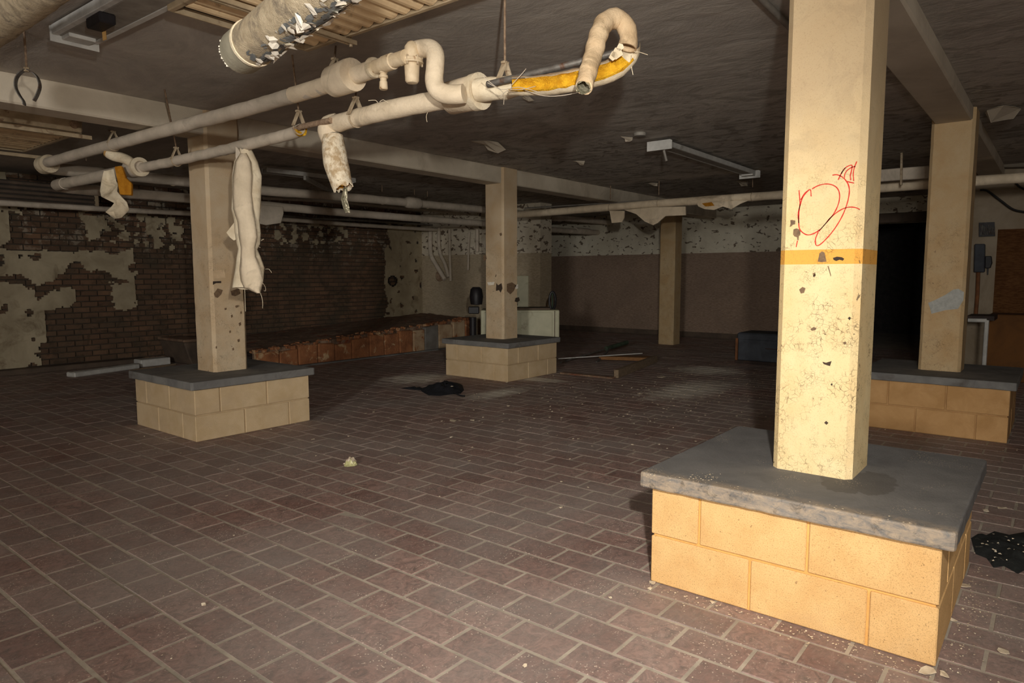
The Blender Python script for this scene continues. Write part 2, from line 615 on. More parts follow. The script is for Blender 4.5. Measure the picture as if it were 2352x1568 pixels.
def cap_near_material():
    k = NT('stained_concrete_cap', 0.78, 0, 0.3)
    c = k.mix(k.ramp(k.noise(5, 6, 0.65, 0.5), 0.35, 0.7), srgb(114, 112, 110), srgb(94, 92, 91))
    # damp-looking stain beside the column foot
    dx = k.math('DIVIDE', k.math('SUBTRACT', k.xyz(0), 2.82), 0.17)
    dy = k.math('DIVIDE', k.math('SUBTRACT', k.xyz(1), 0.56), 0.13)
    dd = k.math('ADD', k.math('SQRT', k.math('ADD', k.math('MULTIPLY', dx, dx), k.math('MULTIPLY', dy, dy))),
                k.math('MULTIPLY', k.math('SUBTRACT', k.noise(9, 4, 0.6, 0.6), 0.5), 1.5))
    c = k.mix(k.math('MULTIPLY', k.ramp(dd, 1.0, 0.93), 0.5), c, srgb(72, 66, 60))
    # worn edge: paler rub and black grime along the front rim
    rim = k.ramp(k.xyz(0), 2.50, 2.44)
    c = k.mix(k.math('MULTIPLY', k.math('MULTIPLY', rim, 0.7), k.ramp(k.noise(16, 6, 0.75, 0.6, k.stretch((1, 1, 2.5))), 0.36, 0.66)), c, srgb(182, 160, 132))
    c = k.mix(k.math('MULTIPLY', k.math('MULTIPLY', rim, 0.75), k.ramp(k.noise(22, 6, 0.75, 0.6), 0.54, 0.68)), c, srgb(66, 60, 54))
    sp = k.math('MULTIPLY', k.math('LESS_THAN', k.voronoi(120, 'F1'), 0.2), k.ramp(k.noise(6, 4), 0.56, 0.66))
    c = k.mix(k.math('MULTIPLY', sp, 0.8), c, srgb(226, 204, 170))
    k.color(c)
    k.bump(k.noise(110, 5, 0.65), 0.5, 0.004)
    return k.m


M['cap_near'] = cap_near_material()
M['brick'] = brick_material()
M['old_mortar'] = basic('old_mortar', srgb(84, 74, 62), srgb(66, 58, 50), 6, bump=0.4)
M['plaster'] = basic('old_wall_plaster', srgb(188, 174, 146), srgb(160, 146, 120), 2.4, bump=0.4, bscale=40, grime=(srgb(122, 106, 82), 3.2, 0.55, 0.72))
M['wall_back'] = wallpaint_material('two_tone_back_wall', 1.69, (226, 218, 198), (166, 142, 122), 0.60)
M['wall_mass'] = wallpaint_material('two_tone_corner_wall', 1.66, (226, 216, 196), (200, 182, 154), 0.57, 4.0, False)
M['wall_right'] = wallpaint_material('two_tone_right_wall', 1.80, (160, 146, 126), (108, 72, 38), 0.72, 9.0, False, 0.65)
M['wall_far'] = basic('plain_wall', srgb(120, 110, 96), srgb(100, 92, 80), 2)
M['canvas'] = basic('painted_canvas_lagging', srgb(238, 220, 192), srgb(216, 198, 170), 8, 0.82, bump=0.55, bscale=70, bdist=0.005, grime=(srgb(158, 140, 116), 4.0, 0.56, 0.75))
M['canvas_tan'] = basic('tan_canvas_lagging', srgb(222, 196, 160), srgb(196, 168, 132), 9, 0.85, bump=0.6, bscale=90, bdist=0.005, grime=(srgb(150, 128, 98), 6.0, 0.54, 0.7))
M['canvas_patchy'] = basic('patchy_plastered_sleeve', srgb(238, 224, 198), srgb(186, 160, 124), 24, 0.9, bump=0.9, bscale=70, bdist=0.008, lo=0.42, hi=0.62, grime=(srgb(140, 118, 88), 40, 0.62, 0.72))
M['canvas_white'] = basic('white_canvas_lagging', srgb(236, 222, 194), srgb(210, 192, 162), 9, 0.82, bump=0.5, bscale=80, bdist=0.005, grime=(srgb(168, 150, 122), 7.0, 0.54, 0.72))
M['canvas_grey'] = basic('dusty_grey_lagging', srgb(212, 198, 180), srgb(190, 178, 160), 6, 0.88, bump=0.45, bscale=70, bdist=0.004, grime=(srgb(160, 148, 132), 3.0, 0.55, 0.75))
M['valve'] = basic('cream_painted_iron', srgb(228, 208, 176), srgb(206, 184, 150), 20, 0.6, spec=0.45, bump=0.4, bscale=200, bdist=0.002, grime=(srgb(150, 110, 70), 14, 0.62, 0.7))
M['steel'] = basic('dull_pipe_steel', srgb(128, 124, 118), srgb(96, 90, 84), 20, 0.55, 0.5, bump=0.4, bscale=160, bdist=0.002, grime=(srgb(104, 70, 50), 12, 0.55, 0.68))
M['rust'] = basic('rusty_rod', srgb(170, 146, 120), srgb(120, 96, 78), 40, 0.85, bump=0.5, bscale=220, bdist=0.002)
M['hanger'] = basic('cream_hanger_iron', srgb(196, 178, 150), srgb(160, 140, 114), 24, 0.75, bump=0.4, bscale=150, bdist=0.002, grime=(srgb(120, 84, 60), 16, 0.6, 0.7))
M['fibre'] = basic('yellow_glass_fibre', srgb(236, 184, 44), srgb(204, 148, 26), 26, 0.95, bump=0.9, bscale=130, bdist=0.008, grime=(srgb(170, 130, 40), 9, 0.6, 0.75))
M['fibre_dark'] = basic('amber_glass_fibre', srgb(206, 142, 40), srgb(176, 112, 22), 18, 0.95, bump=0.9, bscale=120, bdist=0.008)
M['foil'] = basic('crinkled_foil', srgb(214, 206, 180), srgb(150, 146, 120), 30, 0.3, 0.7, bump=0.9, bscale=60, bdist=0.01)
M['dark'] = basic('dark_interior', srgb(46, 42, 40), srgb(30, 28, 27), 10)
M['peel'] = basic('curled_paint_flake', srgb(240, 232, 214), srgb(214, 206, 192), 30, 0.7)
M['sleeve'] = basic('speckled_duct_lagging', srgb(196, 180, 152), srgb(166, 150, 124), 30, 0.8, bump=0.7, bscale=180, bdist=0.004, grime=(srgb(136, 124, 106), 14, 0.5, 0.65))
M['sleeve_grey'] = basic('grey_duct_lining', srgb(132, 134, 132), srgb(100, 102, 102), 20, 0.75, bump=0.5)
M['sleeve_end'] = basic('pale_grey_duct_band', srgb(172, 166, 146), srgb(150, 144, 126), 8, 0.65, bump=0.4, bscale=60)
M['slat'] = basic('tan_enamel_slat', srgb(240, 214, 172), srgb(222, 192, 150), 10, 0.6, spec=0.4, bump=0.2, grime=(srgb(140, 112, 84), 6, 0.56, 0.72))
M['slat_gap'] = basic('panel_backing', srgb(70, 62, 54), srgb(54, 48, 42), 10)
M['frame'] = basic('tan_panel_frame', srgb(190, 170, 140), srgb(160, 142, 114), 8, 0.65, bump=0.3, grime=(srgb(112, 84, 62), 9, 0.6, 0.7))
M['white_metal'] = basic('white_enamel', srgb(206, 204, 198), srgb(184, 182, 176), 10, 0.55, spec=0.4, bump=0.1, grime=(srgb(150, 146, 138), 4, 0.55, 0.75))
M['grey_metal'] = basic('grey_channel', srgb(150, 144, 134), srgb(126, 120, 112), 12, 0.6, spec=0.4, bump=0.1)
M['black'] = basic('black_plastic', srgb(36, 32, 34), srgb(24, 22, 24), 12, 0.5)
M['cloth_black'] = basic('black_cloth', srgb(34, 34, 40), srgb(22, 22, 27), 14, 0.95, bump=0.5)
M['amber'] = basic('amber_tag', srgb(190, 150, 92), srgb(168, 128, 74), 12)
M['terracotta'] = basic('crumbling_terracotta', srgb(164, 108, 70), srgb(128, 82, 54), 6, 0.92, bump=0.8, bscale=40, bdist=0.01, grime=(srgb(190, 160, 122), 5, 0.56, 0.64))
M['terracotta_pale'] = basic('pale_facing_tile', srgb(186, 162, 130), srgb(156, 126, 96), 6, 0.9, bump=0.6, grime=(srgb(140, 88, 52), 5, 0.55, 0.66))
M['terracotta_blue'] = basic('blue_grey_facing_tile', srgb(126, 122, 116), srgb(106, 100, 92), 6, 0.9, bump=0.4)
M['rubble'] = basic('broken_concrete_top', srgb(142, 116, 94), srgb(112, 90, 74), 5, 0.95, bump=0.9, bscale=18, bdist=0.03, grime=(srgb(128, 66, 44), 4, 0.56, 0.66))
M['trough'] = basic('brown_stone_trough', srgb(104, 88, 74), srgb(84, 72, 62), 5, bump=0.5)
M['cabinet'] = basic('pale_green_enamel', srgb(186, 182, 152), srgb(168, 164, 136), 5, 0.5, spec=0.4, bump=0.1, grime=(srgb(140, 128, 100), 4, 0.58, 0.75))
M['wood'] = basic('weathered_timber', srgb(146, 126, 102), srgb(116, 98, 78), 4, 0.85, bump=0.4, stretch=(2, 14, 14))
M['wood_orange'] = basic('orange_timber', srgb(150, 108, 68), srgb(122, 86, 54), 4, 0.85, bump=0.4, stretch=(14, 2, 14))
M['green'] = basic('dark_green_handle', srgb(70, 84, 66), srgb(48, 58, 48), 10, 0.5)
M['chest'] = basic('blue_grey_chest', srgb(74, 78, 84), srgb(58, 60, 66), 6, 0.7, bump=0.3)
M['chest_dark'] = basic('dark_chest_trim', srgb(64, 48, 40), srgb(46, 36, 32), 8, 0.7)
M['chip'] = basic('paint_chip', srgb(226, 212, 188), srgb(198, 180, 154), 40, 0.8, bump=0.1)
M['paper'] = basic('yellowed_plastic_wrap', srgb(204, 198, 150), srgb(176, 172, 120), 30, 0.35, spec=0.5, bump=0.4)
M['red_ink'] = basic('red_crayon', srgb(206, 52, 40), srgb(186, 40, 34), 60, 0.8, bump=0)
M['bare'] = basic('bare_concrete_patch', srgb(132, 106, 80), srgb(104, 84, 66), 50, 0.9, bump=0.3)
M['bare_dark'] = basic('dark_chip', srgb(74, 60, 48), srgb(56, 46, 38), 50, 0.9, bump=0.3)
M['white_patch'] = basic('white_scraped_patch', srgb(178, 178, 172), srgb(158, 158, 152), 30, 0.8)
M['orange_wall'] = basic('ochre_wainscot', srgb(116, 76, 36), srgb(92, 60, 30), 2.5, grime=(srgb(80, 56, 32), 2.2, 0.55, 0.75))
M['cable'] = basic('black_cable', srgb(40, 36, 32), srgb(30, 28, 26), 10, 0.6)
M['copper'] = basic('rusty_conduit', srgb(132, 84, 48), srgb(104, 66, 40), 12, 0.6)
M['rag'] = basic('sooty_rag', srgb(40, 42, 40), srgb(26, 27, 26), 16, 0.95, bump=0.8, bscale=50, grime=(srgb(92, 88, 78), 20, 0.6, 0.68))

# ------------------------------------------------------------------ room shell
CEIL = 2.555
YL, XB = 10.5, 13.2            # left brick wall, back wall
MX, MY = 10.1, 7.41            # face and side of the corner mass
WRX, WRY = 10.35, 0.98         # right wall piece

b = MB()
b.box((-8.2, -8.2, -0.20), (17.0, 12.0, -0.0016))
floor = struct('floor', b, M['grout'])

# tiles: running bond, long side along Y
PED = [(2.467, 0.245), (2.477, 5.02), (6.193, 5.015), (6.193, 0.25)]


def tile_mesh(nm, w, l, hgt, bev):
    x, y = w / 2, l / 2
    t = MB()
    t.add([(-x, -y, -0.018), (x, -y, -0.018), (x, y, -0.018), (-x, y, -0.018),
           (-x, -y, -bev + hgt), (x, -y, -bev + hgt), (x, y, -bev + hgt), (-x, y, -bev + hgt),
           (-x + bev, -y + bev, hgt), (x - bev, -y + bev, hgt), (x - bev, y - bev, hgt), (-x + bev, y - bev, hgt)],
          [(0, 1, 5, 4), (1, 2, 6, 5), (2, 3, 7, 6), (3, 0, 4, 7), (4, 5, 9, 8), (5, 6, 10, 9), (6, 7, 11, 10), (7, 4, 8, 11), (8, 9, 10, 11)])
    return t


JO = 0.0105
tile_shapes = [tile_mesh('tile', TPX - JO + d, TPY - JO + e, h, 0.0022).mesh('tile', M['tile']) for d, e, h in ((0, 0, 0), (-0.0015, 0.001, -0.0007), (0.001, -0.002, 0.0006), (-0.001, -0.001, -0.0003))]
tiles = []
for ki in range(-26, 77):
    ph = TYA if ki % 2 else TYB
    cx = TX0 + (ki + 0.5) * TPX
    for kj in range(-23, 40):
        cy = ph + (kj + 0.5) * TPY
        if cx < -3 or cx > 13.1 or cy < -4 or cy > 10.4:
            continue
        if any(px + 0.10 < cx < px + 0.90 and py + 0.14 < cy < py + 0.86 for px, py in PED):
            continue
        q = project((cx, cy, 0))
        vis = q is not None and -60 < q[0] < 2412 and 600 < q[1] < 1640
        tiles.append((0 if vis else 1, q[2] if q else 99, cx, cy))
tiles.sort()
far = MB()
for i, (hid, d, cx, cy) in enumerate(tiles):
    me = tile_shapes[i % 4]
    rz = random.uniform(-0.006, 0.006)
    if i < 300 and not hid:
        o = bpy.data.objects.new('tile', me)
        o.location = (cx, cy, random.uniform(-0.0008, 0.0008))
        o.rotation_euler = (random.uniform(-0.002, 0.002), random.uniform(-0.002, 0.002), rz)
        COL.objects.link(o)
        o.parent = floor
    else:
        ca, sa = math.cos(rz), math.sin(rz)
        zo = random.uniform(-0.0008, 0.0008)
        vs = [(cx + p.co.x * ca - p.co.y * sa, cy + p.co.x * sa + p.co.y * ca, p.co.z + zo) for p in me.vertices]
        far.add(vs, [tuple(p.vertices) for p in me.polygons])
o = far.build('tile_field', M['tile'], floor)
o['kind'] = 'stuff'

b = MB()
b.box((-8.2, -8.2, CEIL), (17.0, 12.0, CEIL + 0.2))
ceiling = struct('ceiling', b, M['ceiling'])
b = MB().box((-8.1, 5.39, 2.365), (XB + 0.0, 5.645, CEIL + 0.01))
b.build('beam', M['beam'], ceiling, bevel=0.012)
b = MB().box((-8.1, 0.62, 2.455), (WRX + 0.0, 0.878, CEIL + 0.01))
b.build('beam', M['beam'], ceiling, bevel=0.012)
# flakes of ceiling paint hanging loose
for i, (u, v, s) in enumerate(((1120, 330, 0.16), (1440, 318, 0.06), (1705, 418, 0.12), (1640, 372, 0.05), (1500, 422, 0.07), (1330, 372, 0.07), (2300, 255, 0.14), (1210, 225, 0.05), (1890, 245, 0.05))):
    c = spot(u, v, 'z', CEIL - 0.012)
    k = 9
    rim = [c + V((math.cos(2 * math.pi * j / k) * s * random.uniform(0.5, 1.0) * 1.5, math.sin(2 * math.pi * j / k) * s * random.uniform(0.4, 1.0),
                  (-0.05 * s / 0.1 if j in (0, 1, 8) else 0.006) * random.uniform(0.4, 1))) for j in range(k)]
    MB().prism(rim, (0, 0, 0.002)).build('loose_flake', M['beam'], ceiling)

# left wall: brick with surviving plaster
b = MB().box((-8.2, YL, -0.02), (XB + 0.3, YL + 0.3, CEIL + 0.1))
wall_left = struct('wall_left', b, M['old_mortar'])


def poly_uv(pts, sx, ox, oy):
    """Photograph polygon -> polygon in wall coordinates (x, z) on the left wall."""
    out = []
    for (x, y) in pts:
        p = spot(ox + x * sx, oy + y * sx, 'y', YL)
        out.append((p.x, p.z))
    return out


S4 = 800 / 2281
regions = [poly_uv(r, S4, 0, 400) for r in (
    [(-200, 470), (180, 500), (330, 520), (480, 520), (640, 510), (760, 500), (880, 490), (885, 680), (870, 690), (780, 650), (740, 670), (700, 640), (640, 625), (560, 620), (540, 590), (470, 590), (420, 620), (380, 690), (250, 700), (190, 690), (150, 660), (100, 640), (30, 640), (-200, 650)],
    [(-200, 690), (60, 690), (200, 720), (240, 800), (340, 840), (290, 890), (290, 960), (270, 1090), (230, 1150), (240, 1260), (-200, 1300)],
    [(200, 780), (260, 800), (400, 750), (480, 760), (500, 850), (400, 860), (260, 880), (200, 830)],
    [(740, 690), (880, 690), (890, 880), (740, 870)],
    [(530, 250), (660, 250), (700, 340), (660, 430), (560, 440), (540, 350)],
    [(920, 260), (1070, 260), (1060, 380), (1010, 420), (960, 420)],
    [(0, 225), (150, 230), (150, 258), (0, 255)],
)]
S8 = 460 / 2004
regions += [poly_uv(r, S8, 860, 500) for r in (
    [(90, 80), (520, 80), (520, 960), (490, 950), (300, 1000), (180, 1060), (105, 1010), (130, 830), (90, 640), (110, 380), (120, 200)],
)]
speckle = [poly_uv(r, S4, 0, 400) for r in ([(540, 240), (1200, 260), (1220, 490), (1000, 500), (700, 430), (540, 430)], [(-200, 210), (150, 220), (150, 260), (-200, 270)], [(1780, 310), (2260, 330), (2270, 430), (1900, 450), (1750, 400)])]


def inside(p, poly):
    c = False
    j = len(poly) - 1
    for i in range(len(poly)):
        (xi, yi), (xj, yj) = poly[i], poly[j]
        if (yi > p[1]) != (yj > p[1]) and p[0] < (xj - xi) * (p[1] - yi) / (yj - yi) + xi:
            c = not c
        j = i
    return c


HOLE = spot(900, 645, 'y', YL)


def plastered(x, z):
    w = 0.10 * nz((x, z, 0), 3.0) + 0.05 * nz((x, z, 1), 11.0)
    w2 = 0.10 * nz((x, z, 5), 3.0) + 0.05 * nz((x, z, 7), 11.0)
    q = (x + w, z + w2)
    if (x - HOLE.x) ** 2 * 0.6 + (z - HOLE.z) ** 2 < 0.012:
        return False
    for r in regions:
        if inside(q, r):
            return nz((x, z, 3), 7.0) < 0.42
    for r in speckle:
        if inside(q, r):
            return nz((x, z, 9), 9.0) > 0.10
    if x < 2.9 and nz((x, z, 2), 1.2) > -0.1:
        return True
    return False


G = 0.025
nx, nzc = int((MX + 3.0) / G), int(CEIL / G)
grid = {}
for i in range(nx):
    for j in range(nzc):
        if plastered(-3.0 + (i + 0.5) * G, (j + 0.5) * G):
            grid[(i, j)] = True
pl = MB()
vid = {}


def pv(i, j, front):
    key = (i, j, front)
    if key not in vid:
        vid[key] = len(pl.v)
        jx = 0.35 * G * nz((i * 0.7, j * 0.7, 4), 1.0)
        jz = 0.35 * G * nz((i * 0.7, j * 0.7, 8), 1.0)
        pl.v.append(V((-3.0 + i * G + jx, YL - (0.030 if front else 0.0), j * G + jz)))
    return vid[key]


for (i, j) in grid:
    pl.f.append((pv(i, j, 1), pv(i + 1, j, 1), pv(i + 1, j + 1, 1), pv(i, j + 1, 1)))
    for (di, dj, a, c) in ((-1, 0, (i, j), (i, j + 1)), (1, 0, (i + 1, j + 1), (i + 1, j)), (0, -1, (i + 1, j), (i, j)), (0, 1, (i, j + 1), (i + 1, j + 1))):
        if (i + di, j + dj) not in grid:
            pl.f.append((pv(*a, 1), pv(*c, 1), pv(*c, 0), pv(*a, 0)))
o = pl.build('plaster', M['plaster'], wall_left)
o['kind'] = 'stuff'


def brick_box(mb, cx, cz, w, h, y0, d):
    mb.add([(cx - w, y0, cz - h), (cx + w, y0, cz - h), (cx + w, y0, cz + h), (cx - w, y0, cz + h),
            (cx - w + .003, y0 - d, cz - h + .003), (cx + w - .003, y0 - d, cz - h + .003), (cx + w - .003, y0 - d, cz + h - .003), (cx - w + .003, y0 - d, cz + h - .003)],
           [(4, 5, 6, 7), (0, 1, 5, 4), (1, 2, 6, 5), (2, 3, 7, 6), (3, 0, 4, 7)])


bricks = []
for row in range(34):
    z = row * 0.0755 + 0.033
    for c in range(-14, 50):
        x = c * 0.21 + 0.10 - (0.105 if row % 2 else 0)
        if x < -2.9 or x > MX - 0.05:
            continue
        cov = plastered(x, z) and plastered(x - 0.08, z) and plastered(x + 0.08, z) and plastered(x, z + 0.03) and plastered(x, z - 0.03)
        if cov:
            continue
        q = project((x, YL, z))
        seen = q is not None and 2 < q[0] < 1100 and 440 < q[1] < 850 and not (420 < q[0] < 610 and q[1] > 300) and z > 0.05
        if 0.0 < z < 0.3 and x > 5.0:
            seen = False
        bricks.append((0 if seen else 1, q[2] if q else 99, x, z))
bricks.sort()
brest = MB()
one = MB()
brick_box(one, 0, 0, 0.0985, 0.0325, 0, 0.015)
brick_mesh = one.mesh('brick', M['brick'])
for i, (hid, d, x, z) in enumerate(bricks):
    dep = 0.004 * random.random()
    if i < 300 and not hid:
        o = bpy.data.objects.new('brick', brick_mesh)
        o.location = (x, YL - dep, z)
        o.rotation_euler = (0, random.uniform(-0.012, 0.012), random.uniform(-0.01, 0.01))
        COL.objects.link(o)
        o.parent = wall_left
    else:
        brick_box(brest, x, z, 0.0985, 0.0325, YL, 0.015 + dep)
o = brest.build('brick_field', M['brick'], wall_left)
o['kind'] = 'stuff'

# corner mass, back wall with dark opening, right wall piece, walls behind the camera
b = MB().box((MX, MY, -0.02), (MX + 0.35, YL + 0.02, CEIL + 0.1))
wall_corner = struct('wall_corner', b, M['wall_mass'])
OY0, OY1, OZ = 1.35, 2.72, 2.13
b = MB()
b.box((XB, OY1, -0.02), (XB + 0.3, YL + 0.02, CEIL + 0.1))
b.box((XB, OY0, OZ), (XB + 0.3, OY1, CEIL + 0.1))
b.box((XB, -8.2, -0.02), (XB + 0.3, OY0, CEIL + 0.1))
wall_back = struct('wall_back', b, M['wall_back'])
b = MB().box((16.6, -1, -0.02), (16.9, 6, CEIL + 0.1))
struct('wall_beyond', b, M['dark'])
b = MB().box((WRX, -8.2, -0.02), (XB, WRY, CEIL + 0.1))
wall_right = struct('wall_right', b, M['wall_right'])
b = MB().box((-8.2, -8.4, -0.02), (17, -8.2, CEIL + 0.1))
struct('wall_side', b, M['wall_far'])
b = MB().box((-8.4, -8.2, -0.02), (-8.2, 12, CEIL + 0.1))
struct('wall_front', b, M['wall_far'])
# lintel over the opening
b = MB().box((XB - 0.03, OY0 - 0.15, OZ), (XB + 0.02, OY1 + 0.15, OZ + 0.16))
b.build('lintel', M['trough'], wall_back, bevel=0.008)
b = MB().bar((XB - 0.012, YL, 0.05), (XB - 0.012, OY1, 0.05), 0.024, 0.10)
struct('baseboard_back', b, M['trough'], bevel=0.004)

# ------------------------------------------------------------------ piers and columns
CAPT = 0.462


def pedestal(px, py, label, capm, blk='block', mor='mortar'):
    t = thing('block_pedestal', label, 'pedestal', (px + 0.5, py + 0.5, 0), 'concrete block pedestals under the columns')
    m = MB().box((px + 0.008, py + 0.008, 0.0), (px + 0.992, py + 0.992, 0.399))
    m.build('mortar', M[mor], t)
    J = 0.0045
    z0, z1, z2 = 0.002, 0.2, 0.4
    low = [((0, 0), (.4, .2)), ((.4, 0), (.8, .2)), ((.8, 0), (1, .4)), ((.8, .4), (1, .8)), ((.2, .8), (.6, 1)), ((.6, .8), (1, 1)), ((0, .2), (.2, .6)), ((0, .6), (.2, 1))]
    top = [((0, 0), (.2, .4)), ((0, .4), (.2, .8)), ((0, .8), (.4, 1)), ((.4, .8), (.8, 1)), ((.8, .2), (1, .6)), ((.8, .6), (1, 1)), ((.2, 0), (.6, .2)), ((.6, 0), (1, .2))]
    for rects, za, zb in ((low, z0, z1), (top, z1, z2)):
        for (a, c) in rects:
            jx0 = J if a[0] > 0 else -random.uniform(0, .0015)
            jy0 = J if a[1] > 0 else -random.uniform(0, .0015)
            jx1 = J if c[0] < 1 else -random.uniform(0, .0015)
            jy1 = J if c[1] < 1 else -random.uniform(0, .0015)
            m = MB().box((px + a[0] + jx0, py + a[1] + jy0, za + (J if za > 0.1 else 0)), (px + c[0] - jx1, py + c[1] - jy1, zb - (J if zb < 0.3 else 0)))
            m.build('block', M[blk], t, bevel=0.004, segs=1)
    o = 0.04
    m = MB().box((px - o, py - o, 0.4), (px + 1 + o, py + 1 + o, CAPT))
    c = m.build('cap_slab', capm, t)
    bm = bmesh.new()
    bm.from_mesh(c.data)
    vert_e = [e for e in bm.edges if abs(e.verts[0].co.z - e.verts[1].co.z) > 0.02]
    bmesh.ops.bevel(bm, geom=vert_e, offset=0.018, segments=2, profile=0.5, affect='EDGES')
    bmesh.ops.subdivide_edges(bm, edges=[e for e in bm.edges if e.calc_length() > 0.5], cuts=26, use_grid_fill=False)
    es = [e for e in bm.edges if len(e.link_faces) == 2 and e.calc_face_angle(0) > 1.2]
    bmesh.ops.bevel(bm, geom=es, offset=0.007, segments=2, profile=0.5, affect='EDGES')
    for v in bm.verts:
        w = v.co + V((px, py, 0))
        if abs(v.co.x) > 0.45 or abs(v.co.y) > 0.45:
            v.co.x += 0.003 * nz(w, 18)
            v.co.y += 0.003 * nz(w, 18, 5)
            if v.co.z < 0.43:
                v.co.z += max(0, 0.005 * nz(w, 25, 9))
    bm.to_mesh(c.data)
    bm.free()
    return t


pedestal(*PED[0], 'ochre block pedestal with stained grey cap under the graffitied column, closest to the viewer', M['cap_near'])
pedestal(*PED[1], 'tan block pedestal below the long strip of hanging pipe lagging', M['cap'], 'block_tan', 'mortar_tan')
pedestal(*PED[2], 'tan block pedestal beside the wooden frame, black cloth lying before it', M['cap'], 'block_tan', 'mortar_tan')
pedestal(*PED[3], 'brownish ochre block pedestal partly hidden behind the graffitied column', M['cap'], 'block_brown', 'mortar_brown')


def column(cx, cy, z0, label, m, rough=0.0022):
    t = thing('concrete_column', label, 'column', (cx, cy, z0), 'square cream columns')
    h, ch = 0.15, 0.023
    ring = [(-h, -h + ch), (-h + ch, -h), (h - ch, -h), (h, -h + ch), (h, h - ch), (h - ch, h), (-h + ch, h), (-h, h - ch)]
    s = MB()
    zs = [z0 + (CEIL - z0) * i / 40 for i in range(41)]
    vs, fs = [], []
    for i, z in enumerate(zs):
        for j, (x, y) in enumerate(ring):
            p = V((cx + x, cy + y, z))
            w = rough * nz((p.x, p.y, z), 9)
            vs.append((p.x + w * (1 if x > 0 else -1), p.y + w * (1 if y > 0 else -1), z))
    for i in range(40):
        for j in range(8):
            a, c = i * 8 + j, i * 8 + (j + 1) % 8
            fs.append((a, c, c + 8, a + 8))
    fs += [tuple(range(7, -1, -1)), tuple(range(320, 328))]
    s.add(vs, fs)
    s.build('shaft', m, t)
    return t


col_near = column(2.967, 0.738, CAPT, 'bright cream column with red scribble and orange band', M['column_near'], 0.0002)
col_left = column(2.977, 5.52, CAPT, 'grey-cream column behind the long hanging strip of lagging', M['column'])
col_mid = column(6.693, 5.515, CAPT, 'cream column with peeling middle standing before the pale cabinet', M['column'])
col_right = column(6.713, 0.75, CAPT, 'tan column with white scraped patch beside the dark opening', M['column_b'])
col_far = column(11.55, 5.555, 0.0, 'slim distant column without pedestal in front of the brown wall', M['column_b'])

# red scribble on the near column (drawn on its front face)
FX = 2.967 - 0.15 - 0.0010


def face_pt(x, y):
    return spot(1800 + x * 220 / 1150, 340 + y * 220 / 1150, 'x', FX)


strokes = [
    [(185, 505), (192, 600), (196, 660), (185, 760), (180, 850), (188, 960), (230, 1015), (290, 1042), (360, 1025), (420, 990), (470, 945), (540, 860), (600, 790), (650, 690), (672, 590), (660, 510), (620, 460), (560, 435), (490, 432), (410, 452), (340, 490)],
    [(330, 580), (322, 500), (290, 515), (230, 590), (200, 680), (175, 780), (180, 900)],
    [(585, 325), (640, 320), (700, 345), (755, 400), (785, 470), (785, 560), (760, 670), (715, 790), (650, 910), (580, 1010), (510, 1090), (440, 1155), (395, 1170), (380, 1130), (385, 1080), (415, 1005)],
    [(420, 1000), (500, 910), (570, 830), (640, 770), (720, 725), (800, 708), (870, 716), (915, 736)],
    [(150, 1188), (165, 1110)],
    [(655, 378), (700, 290), (750, 230), (805, 205), (822, 215), (812, 280), (800, 330), (804, 385)],
    [(730, 360), (735, 310), (765, 265), (820, 230), (862, 220)],
    [(878, 160), (850, 230), (835, 310), (842, 395)],
    [(760, 400), (800, 410), (845, 420)],
    [(690, 310), (725, 250), (745, 236)],
    [(205, 620), (250, 545), (300, 505)],
]
mb = MB()
for s in strokes:
    pts = smoothpath([face_pt(*p) for p in s], 0.004)
    vs = []
    for i, p in enumerate(pts):
        a, c = pts[max(0, i - 1)], pts[min(len(pts) - 1, i + 1)]
        d = (c - a).normalized()
        n = V((0, -d.z, d.y)) * (0.0019 + 0.0006 * nz(p, 60))
        vs += [p + n, p - n]
    mb.add(vs, [(2 * i, 2 * i + 1, 2 * i + 3, 2 * i + 2) for i in range(len(pts) - 1)])
o = mb.build('red_scribble', M['red_ink'], col_near)
o['label'] = 'red crayon scribble of a loop with a tail'


def patch(mb, x, y, pts, wob=0.0):
    mb.add([face_pt(x + px, y + py) for px, py in pts], [tuple(range(len(pts)))])


FX = FX + 0.0003
bp, bd = MB(), MB()
patch(bp, 80, 865, [(0, 0), (20, -4), (60, 6), (58, 50), (30, 55), (12, 75), (-8, 80), (2, 40)])
patch(bp, 118, 975, [(0, 0), (35, -12), (85, 6), (82, 70), (66, 80), (60, 130), (46, 128), (42, 95), (10, 85), (-6, 60)])
patch(bp, 430, 1262, [(0, 0), (28, -22), (60, -10), (85, 100), (50, 104), (20, 106), (-22, 100)])
patch(bp, 350, 1505, [(0, 8), (25, 0), (36, 20), (22, 40), (4, 34)])
patch(bp, 525, 1415, [(0, 0), (15, 0), (45, 110), (40, 130), (25, 80)])
FXS = 902 / 2352  # second close view, offset (1450, 450)
for (x, y, pts, dark) in (
    (1005, 550, [(0, 10), (20, -6), (38, 2), (30, 30), (10, 34)], 0), (1086, 462, [(0, 0), (16, -4), (18, 16), (4, 24)], 0),
    (1296, 726, [(0, 6), (10, -4), (20, 4), (12, 18)], 1), (1144, 992, [(0, 0), (22, 6), (56, -4), (46, 26), (30, 22), (8, 14)], 1),
    (1072, 792, [(0, 4), (20, -8), (38, 0), (30, 12), (8, 14)], 0), (1155, 1352, [(0, 6), (12, -6), (26, 6), (14, 18)], 1),
    (1193, 1124, [(0, 4), (8, -4), (14, 4), (6, 12)], 1), (1268, 876, [(0, 0), (16, -6), (20, 10), (6, 14)], 0)):
    (bd if dark else bp).add([spot(1450 + (x + px) * FXS, 450 + (y + py) * FXS, 'x', FX) for px, py in pts], [tuple(range(len(pts)))])
patch(bd, 590, 1318, [(0, 0), (50, -16), (110, -8), (138, 10), (120, 34), (80, 22), (40, 38), (10, 24)])
